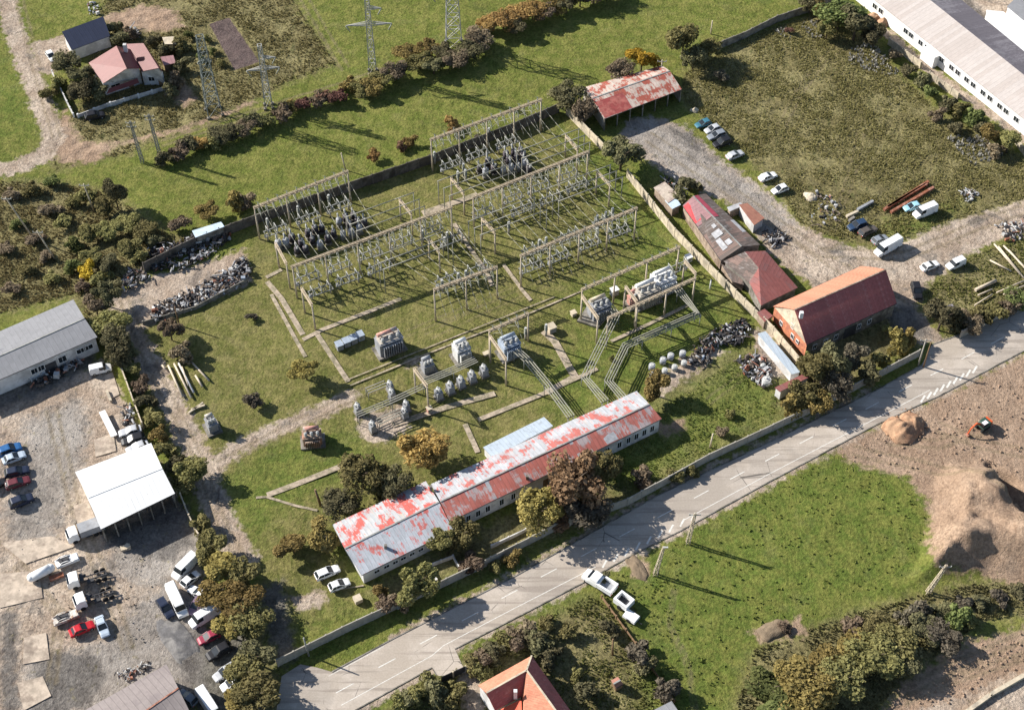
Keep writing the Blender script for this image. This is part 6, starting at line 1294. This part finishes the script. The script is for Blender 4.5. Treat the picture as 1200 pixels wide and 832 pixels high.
# ------------------------------------------------------------------ scrap, girders, rubble
SCM = [pm('scrap_dark', (.035, .033, .035), .8, .3, 2), pm('scrap_grey', (.30, .30, .31), .7, .3, 2), pm('scrap_white', (.50, .49, .47), .7, .2, 2), RUST, pm('scrap_brown', (.14, .11, .09), .9, .3, 2), BGY]
def scrap(name, poly, n, wts, hmax, seed, label=None, smin=.25, smax=1.1, cyls=.4):
    r = np.random.default_rng(seed); a = px2(poly); lo, hi = a.min(0), a.max(0); mb = MB(); c = a.mean(0); k = 0
    while k < n:
        q_ = lo + r.random(2) * (hi - lo)
        if sd_poly_w(q_[None], a)[0] < .3: continue
        k += 1; z = r.random() ** 1.5 * hmax; s = smin + r.random() ** 1.6 * (smax - smin); m_ = int(r.choice(len(wts), p=np.array(wts) / sum(wts))); ang = r.random() * 6.28; t_ = r.random()
        if t_ < cyls: d = Vector((math.cos(ang), math.sin(ang), r.normal() * .5)) * s * .7; mb.cyl(Vector((*q_, z * .6 + .1)) - d, Vector((*q_, z * .6 + .3)) + d, s * .22, s * .22, 7, m_)
        elif t_ < cyls + .2: L = s * (1.5 + r.random() * 2); d = Vector((math.cos(ang), math.sin(ang), r.normal() * .25)).normalized() * L / 2; mb.bar(Vector((*q_, z + .3)) - d, Vector((*q_, z + .3)) + d, .14, .14, m_)
        else: mb.box((q_[0], q_[1], -.05 + z * .5), (s, s * (.4 + r.random() * .6), s * (.35 + r.random() * .6)), ang, m_, .85, r.normal() * .3)
    o = mb.build(name, SCM, None, (c[0], c[1], 0)); o['kind'] = 'stuff'; return o
scrap('scrap_pile', [(175, 370), (185, 355), (215, 345), (260, 320), (288, 300), (296, 320), (285, 335), (230, 360), (180, 380)], 620, [6, 2.5, 2.2, .6, 4, .4], 1.3, 21)
scrap('scrap_pile', [(170, 312), (172, 295), (205, 285), (262, 268), (275, 280), (250, 300), (215, 318), (180, 322)], 420, [5, 3, 1.5, .6, 3, .2], 1.4, 22)
scrap('scrap_pile', [(140, 330), (150, 315), (172, 318), (178, 326), (145, 345)], 110, [5, 2, .5, .6, 3, .2], .9, 29)
scrap('scrap_pile', [(805, 428), (812, 405), (840, 385), (872, 372), (885, 392), (868, 405), (838, 408), (830, 430)], 360, [7, 2, 1.2, .6, 2, .2], 1.1, 23, cyls=.6)
scrap('scrap_pile', [(862, 420), (885, 415), (905, 425), (905, 450), (892, 455), (870, 440)], 240, [4, 3, 2, 1, 2, .2], 1.1, 24)
scrap('rubble', [(1165, 265), (1200, 255), (1230, 260), (1200, 285), (1180, 285)], 110, [2, 2, 1.5, .8, 3, .2], .8, 25)
scrap('rubble', [(1120, 225), (1140, 218), (1152, 232), (1130, 240)], 60, [1, 2, 2, .2, 1, .2], .3, 26, smax=.6)
scrap('rubble', [(945, 262), (958, 240), (950, 222), (990, 235), (985, 262), (965, 272)], 70, [1, 2, 1, .4, 3, .2], .5, 27, smax=.8)
scrap('rubble', [(128, 790), (150, 782), (175, 772), (178, 782), (150, 800)], 80, [1, 2, 3, 1, 1, 0], .2, 28, smin=.15, smax=.6)
scrap('scrap_pile', [(140, 478), (158, 470), (160, 500), (146, 502)], 50, [3, 3, 1, .6, 2, 1], .8, 30)
scrap('rubble', [(30, 440), (60, 428), (95, 418), (100, 428), (40, 460)], 110, [5, 2, 1, 1, 2, .5], .9, 31, smax=1.2)
scrap('scrap_pile', [(145, 33), (160, 32), (166, 44), (150, 48)], 50, [3, 3, 2, .6, 2, .2], .7, 32)
scrap('rubble', [(770, 215), (790, 208), (812, 225), (800, 235)], 60, [3, 2, 1, .6, 2, .2], .9, 33)
scrap('rubble', [(892, 272), (915, 268), (925, 280), (905, 292), (893, 285)], 80, [4, 2, .6, .4, 4, .2], .7, 34)
scrap('rubble', [(100, 5), (112, 0), (122, 15), (105, 22)], 30, [1, 2, 3, .2, 1, .6], .6, 37)
# drums and white tanks that can be told apart
def drum(px, label, r=.75, h=1.2, col=PORC, cat='drum', group='white drums by the cream wall'):
    p = at(px[0], px[1], h * .7); root = thing('drum', label, cat, (p.x, p.y, 0), group); link('shell', MB().cyl((0, 0, 0), (0, 0, h), r, r, 14).mesh('shell', col), root); link('lid', MB().cyl((0, 0, h), (0, 0, h + .1), r * .8, r * .6, 14).mesh('lid', PORC), root)
for i, (x, y) in enumerate([(764, 439), (779, 434), (790.5, 430), (801.5, 425)]): drum((x, y), f'white drum in the front row on the slab, {ORD[i]} from the left', .58, 1.1)
for i, (x, y) in enumerate([(764, 429), (777, 422), (786, 417), (800, 414)]): drum((x, y), f'white topped grey drum in the back row on the slab, {ORD[i]} from the left', .66, 1.4, GY)
drum((898, 446), 'white torn drum at the end of the scrap beside the rust red shed', .95, 1.3); drum((894, 428), 'small white drum amid the scrap near the pale blue roof', .5, .9)
def bundle(name, ends, r, mat, label, cat, h=.3, sq=False, group=None):
    a = at(*ends[0], h); b_ = at(*ends[1], h); mb = MB(); (mb.bar(a, b_, r * 2, r * 2) if sq else mb.cyl(a, b_, r, r, 8)); o = mb.build(name, mat, None, (a.x, a.y, 0)); tag(o, label, cat, group)
for i, (a, b_) in enumerate([((1036, 246), (1088, 213)), ((1044, 249), (1094, 220)), ((1040, 243), (1086, 216))]): bundle('girder', (a, b_), .3, RUST, f"long rusty red girder lying in the scrub, {['upper', 'lower', 'middle'][i]} of three", 'girder', .4, True, 'rusty girders')
for i, (a, b_) in enumerate([((197, 428), (214, 465)), ((204, 426), (224, 466)), ((209, 425), (227, 460)), ((213, 430), (221, 452)), ((224, 424), (245, 446)), ((229, 440), (237, 453)), ((190, 428), (194, 433))]):
    bundle('concrete_pole', (a, b_), .2, POLE if i not in (2,) else WHITEW, f'pale concrete pole on the lawn beside the lane, {ORD[i]} from the left', 'concrete pole', .35, False, 'poles lying beside the lane')
for i, (a, b_) in enumerate([((1165, 286), (1196, 322)), ((1170, 289), (1200, 326)), ((1176, 288), (1210, 322)), ((1182, 293), (1215, 330)), ((1143, 340), (1167, 329)), ((1146, 346), (1163, 339)), ((1142, 358), (1163, 345)), ((1168, 343), (1205, 327)), ((1176, 345), (1210, 331)), ((1160, 305), (1185, 318))]):
    bundle('concrete_pole', (a, b_), .18 if i != 4 else .4, POLE, f'pale pole lying at the right edge, {ORD[i]} from the top of the heap' if i < 4 else f'pale pole lying in the grass above the road wall, {ORD[i - 4]} in the loose group', 'concrete pole', .35, False, 'poles lying at the right edge')
for i, (a, b_) in enumerate([((221, 484), (238, 472)), ((224, 480), (240, 475)), ((320, 0), (321, 1))][:2]): bundle('plank', (a, b_), .18, CREAM, f"pale plank on the grass near the small grey old transformer, {['front', 'rear'][i]} one", 'plank', .2, True, 'planks near the old transformer')
for i, (a, b_) in enumerate([((1005, 246), (1023, 236)), ((992, 254), (1005, 248)), ((995, 259), (1001, 255))]): bundle('scrap_beam', (a, b_), .3, [GREYP, CREAM, CONCD][i], f"{['grey', 'cream', 'dark'][i]} beam lying in the weeds above the dark blue car", 'beam', .3, True, 'beams in the weeds')
for i, (a, b_) in enumerate([((1079, 348), (1102, 352)), ((1087, 362), (1095, 352))][:0]): pass
# soil heaps: lumpy mounds
def heap(px, rx, ry, h, label, mat, rz=0.0, seed=0, name='soil_heap', group=None):
    p = at(px[0], px[1], h * .4); r = np.random.default_rng(seed); n = 26; g_ = np.linspace(-1.1, 1.1, n); vs = []; off = r.random(2) * 50
    XX, YY = np.meshgrid(g_, g_); q_ = np.stack([XX.ravel(), YY.ravel()], 1); d = np.hypot(q_[:, 0], q_[:, 1]) + (vnoise(q_ * 1.8 + off, 1, seed) - .5) * .5
    z = np.clip(1 - d, 0, 1) ** .7 * h * (.75 + .4 * vnoise(q_ * 4 + off, 1, seed + 1)) - .25 * (d > .97) - .12; mb = MB()
    mb.add([(a * rx, b_ * ry, c_) for (a, b_), c_ in zip(q_, z)], [(i * n + j, i * n + j + 1, (i + 1) * n + j + 1, (i + 1) * n + j) for i in range(n - 1) for j in range(n - 1)], 0, None, True)
    o = link(name, mb.mesh(name, mat), None, (p.x, p.y, 0)); o.rotation_euler = (0, 0, rz); tag(o, label, 'heap', group)
SOIL = pm('clay_soil', (.38, .235, .145), .95, .2, .9, (.27, .15, .09), bump=.8); DSOIL = pm('dark_soil', (.20, .15, .10), .95, .25, .9, bump=.8); DUST = pm('ash_heap', (.13, .125, .125), .95, .25, .8, (.20, .19, .18), bump=.8)
heap((1057, 500), 3.7, 3.2, 2.6, 'round orange brown soil heap beside the road, left one of two', SOIL, 0, 1); heap((1071, 495), 2.2, 2.9, 2.0, 'narrower orange brown soil heap right of the round one', SOIL, .3, 2)
heap((747, 663), 1.5, 3.4, .6, 'elongated brown dirt heap on the verge by the lamp pole', DSOIL, .5, 3); heap((907, 737), 3.0, 2.0, .7, 'brown earth mound in the tall grass', DSOIL, .2, 4)
heap((950, 229), 1.6, 1.6, .9, 'pale sand heap at the edge of the tarmac yard', CREAM, 0, 8); heap((1025, 18), 2.0, 1.6, 1.8, 'brown straw heap at the factory wall', SOIL, .4, 9); heap((1037, 25), 2.2, 1.6, 1.8, 'second brown straw heap at the factory wall', SOIL, .4, 10)
heap((814, 128), 1.0, .9, 1.0, 'small pinkish heap right of the rusty shed', CREAM, 0, 11); heap((205, 748), 5.5, 2.6, .5, 'low dark soil heap above the barn', DUST, -.9, 12); heap((1190, 625), 5, 6, 4.0, 'brown lump of dug soil at the right edge of the pit', SOIL, .4, 13)

def clods(name, poly, n, mats, seed, smin, smax):
    r = np.random.default_rng(seed); random.seed(seed); a = px2(poly); lo, hi = a.min(0), a.max(0); mb = MB(); c = a.mean(0); q_ = lo + r.random((n * 3, 2)) * (hi - lo); q_ = q_[sd_poly_w(q_, a) > .2][:n]
    for x, y in q_:
        s_ = smin + r.random() ** 3 * (smax - smin); mb.ball((x, y, 0), s_, int(r.integers(0, len(mats))), 5, 4, .6, .3)
    o = mb.build(name, mats, None, (c[0], c[1], 0)); o['kind'] = 'stuff'
SOILB = pm('pale_brown_soil', (.31, .215, .15), .95, .25, .9)
clods('soil_clods', [(965, 545), (1030, 505), (1100, 470), (1200, 425), (1200, 560), (1110, 535), (1085, 560), (1020, 540)], 420, [SOILB], 51, .06, .28)
clods('soil_clods', [(1040, 478), (1078, 474), (1092, 505), (1070, 518), (1035, 518)], 140, [SOIL], 52, .08, .35)
clods('soil_clods', [(1060, 820), (1130, 760), (1200, 735), (1200, 780), (1100, 832)], 220, [SOILB], 53, .06, .28)
clods('stones', [(10, 480), (110, 470), (90, 640), (20, 700), (0, 600)], 300, [CONC, CONCD], 54, .05, .16)
clods('stones', [(120, 640), (200, 660), (190, 760), (90, 760), (20, 700)], 300, [CONC, CONCD, BARK], 55, .05, .18)
clods('stones', [(740, 150), (800, 160), (900, 240), (1000, 300), (1080, 340), (960, 340), (860, 250), (770, 200)], 200, [CONC, CONCD], 56, .05, .16)
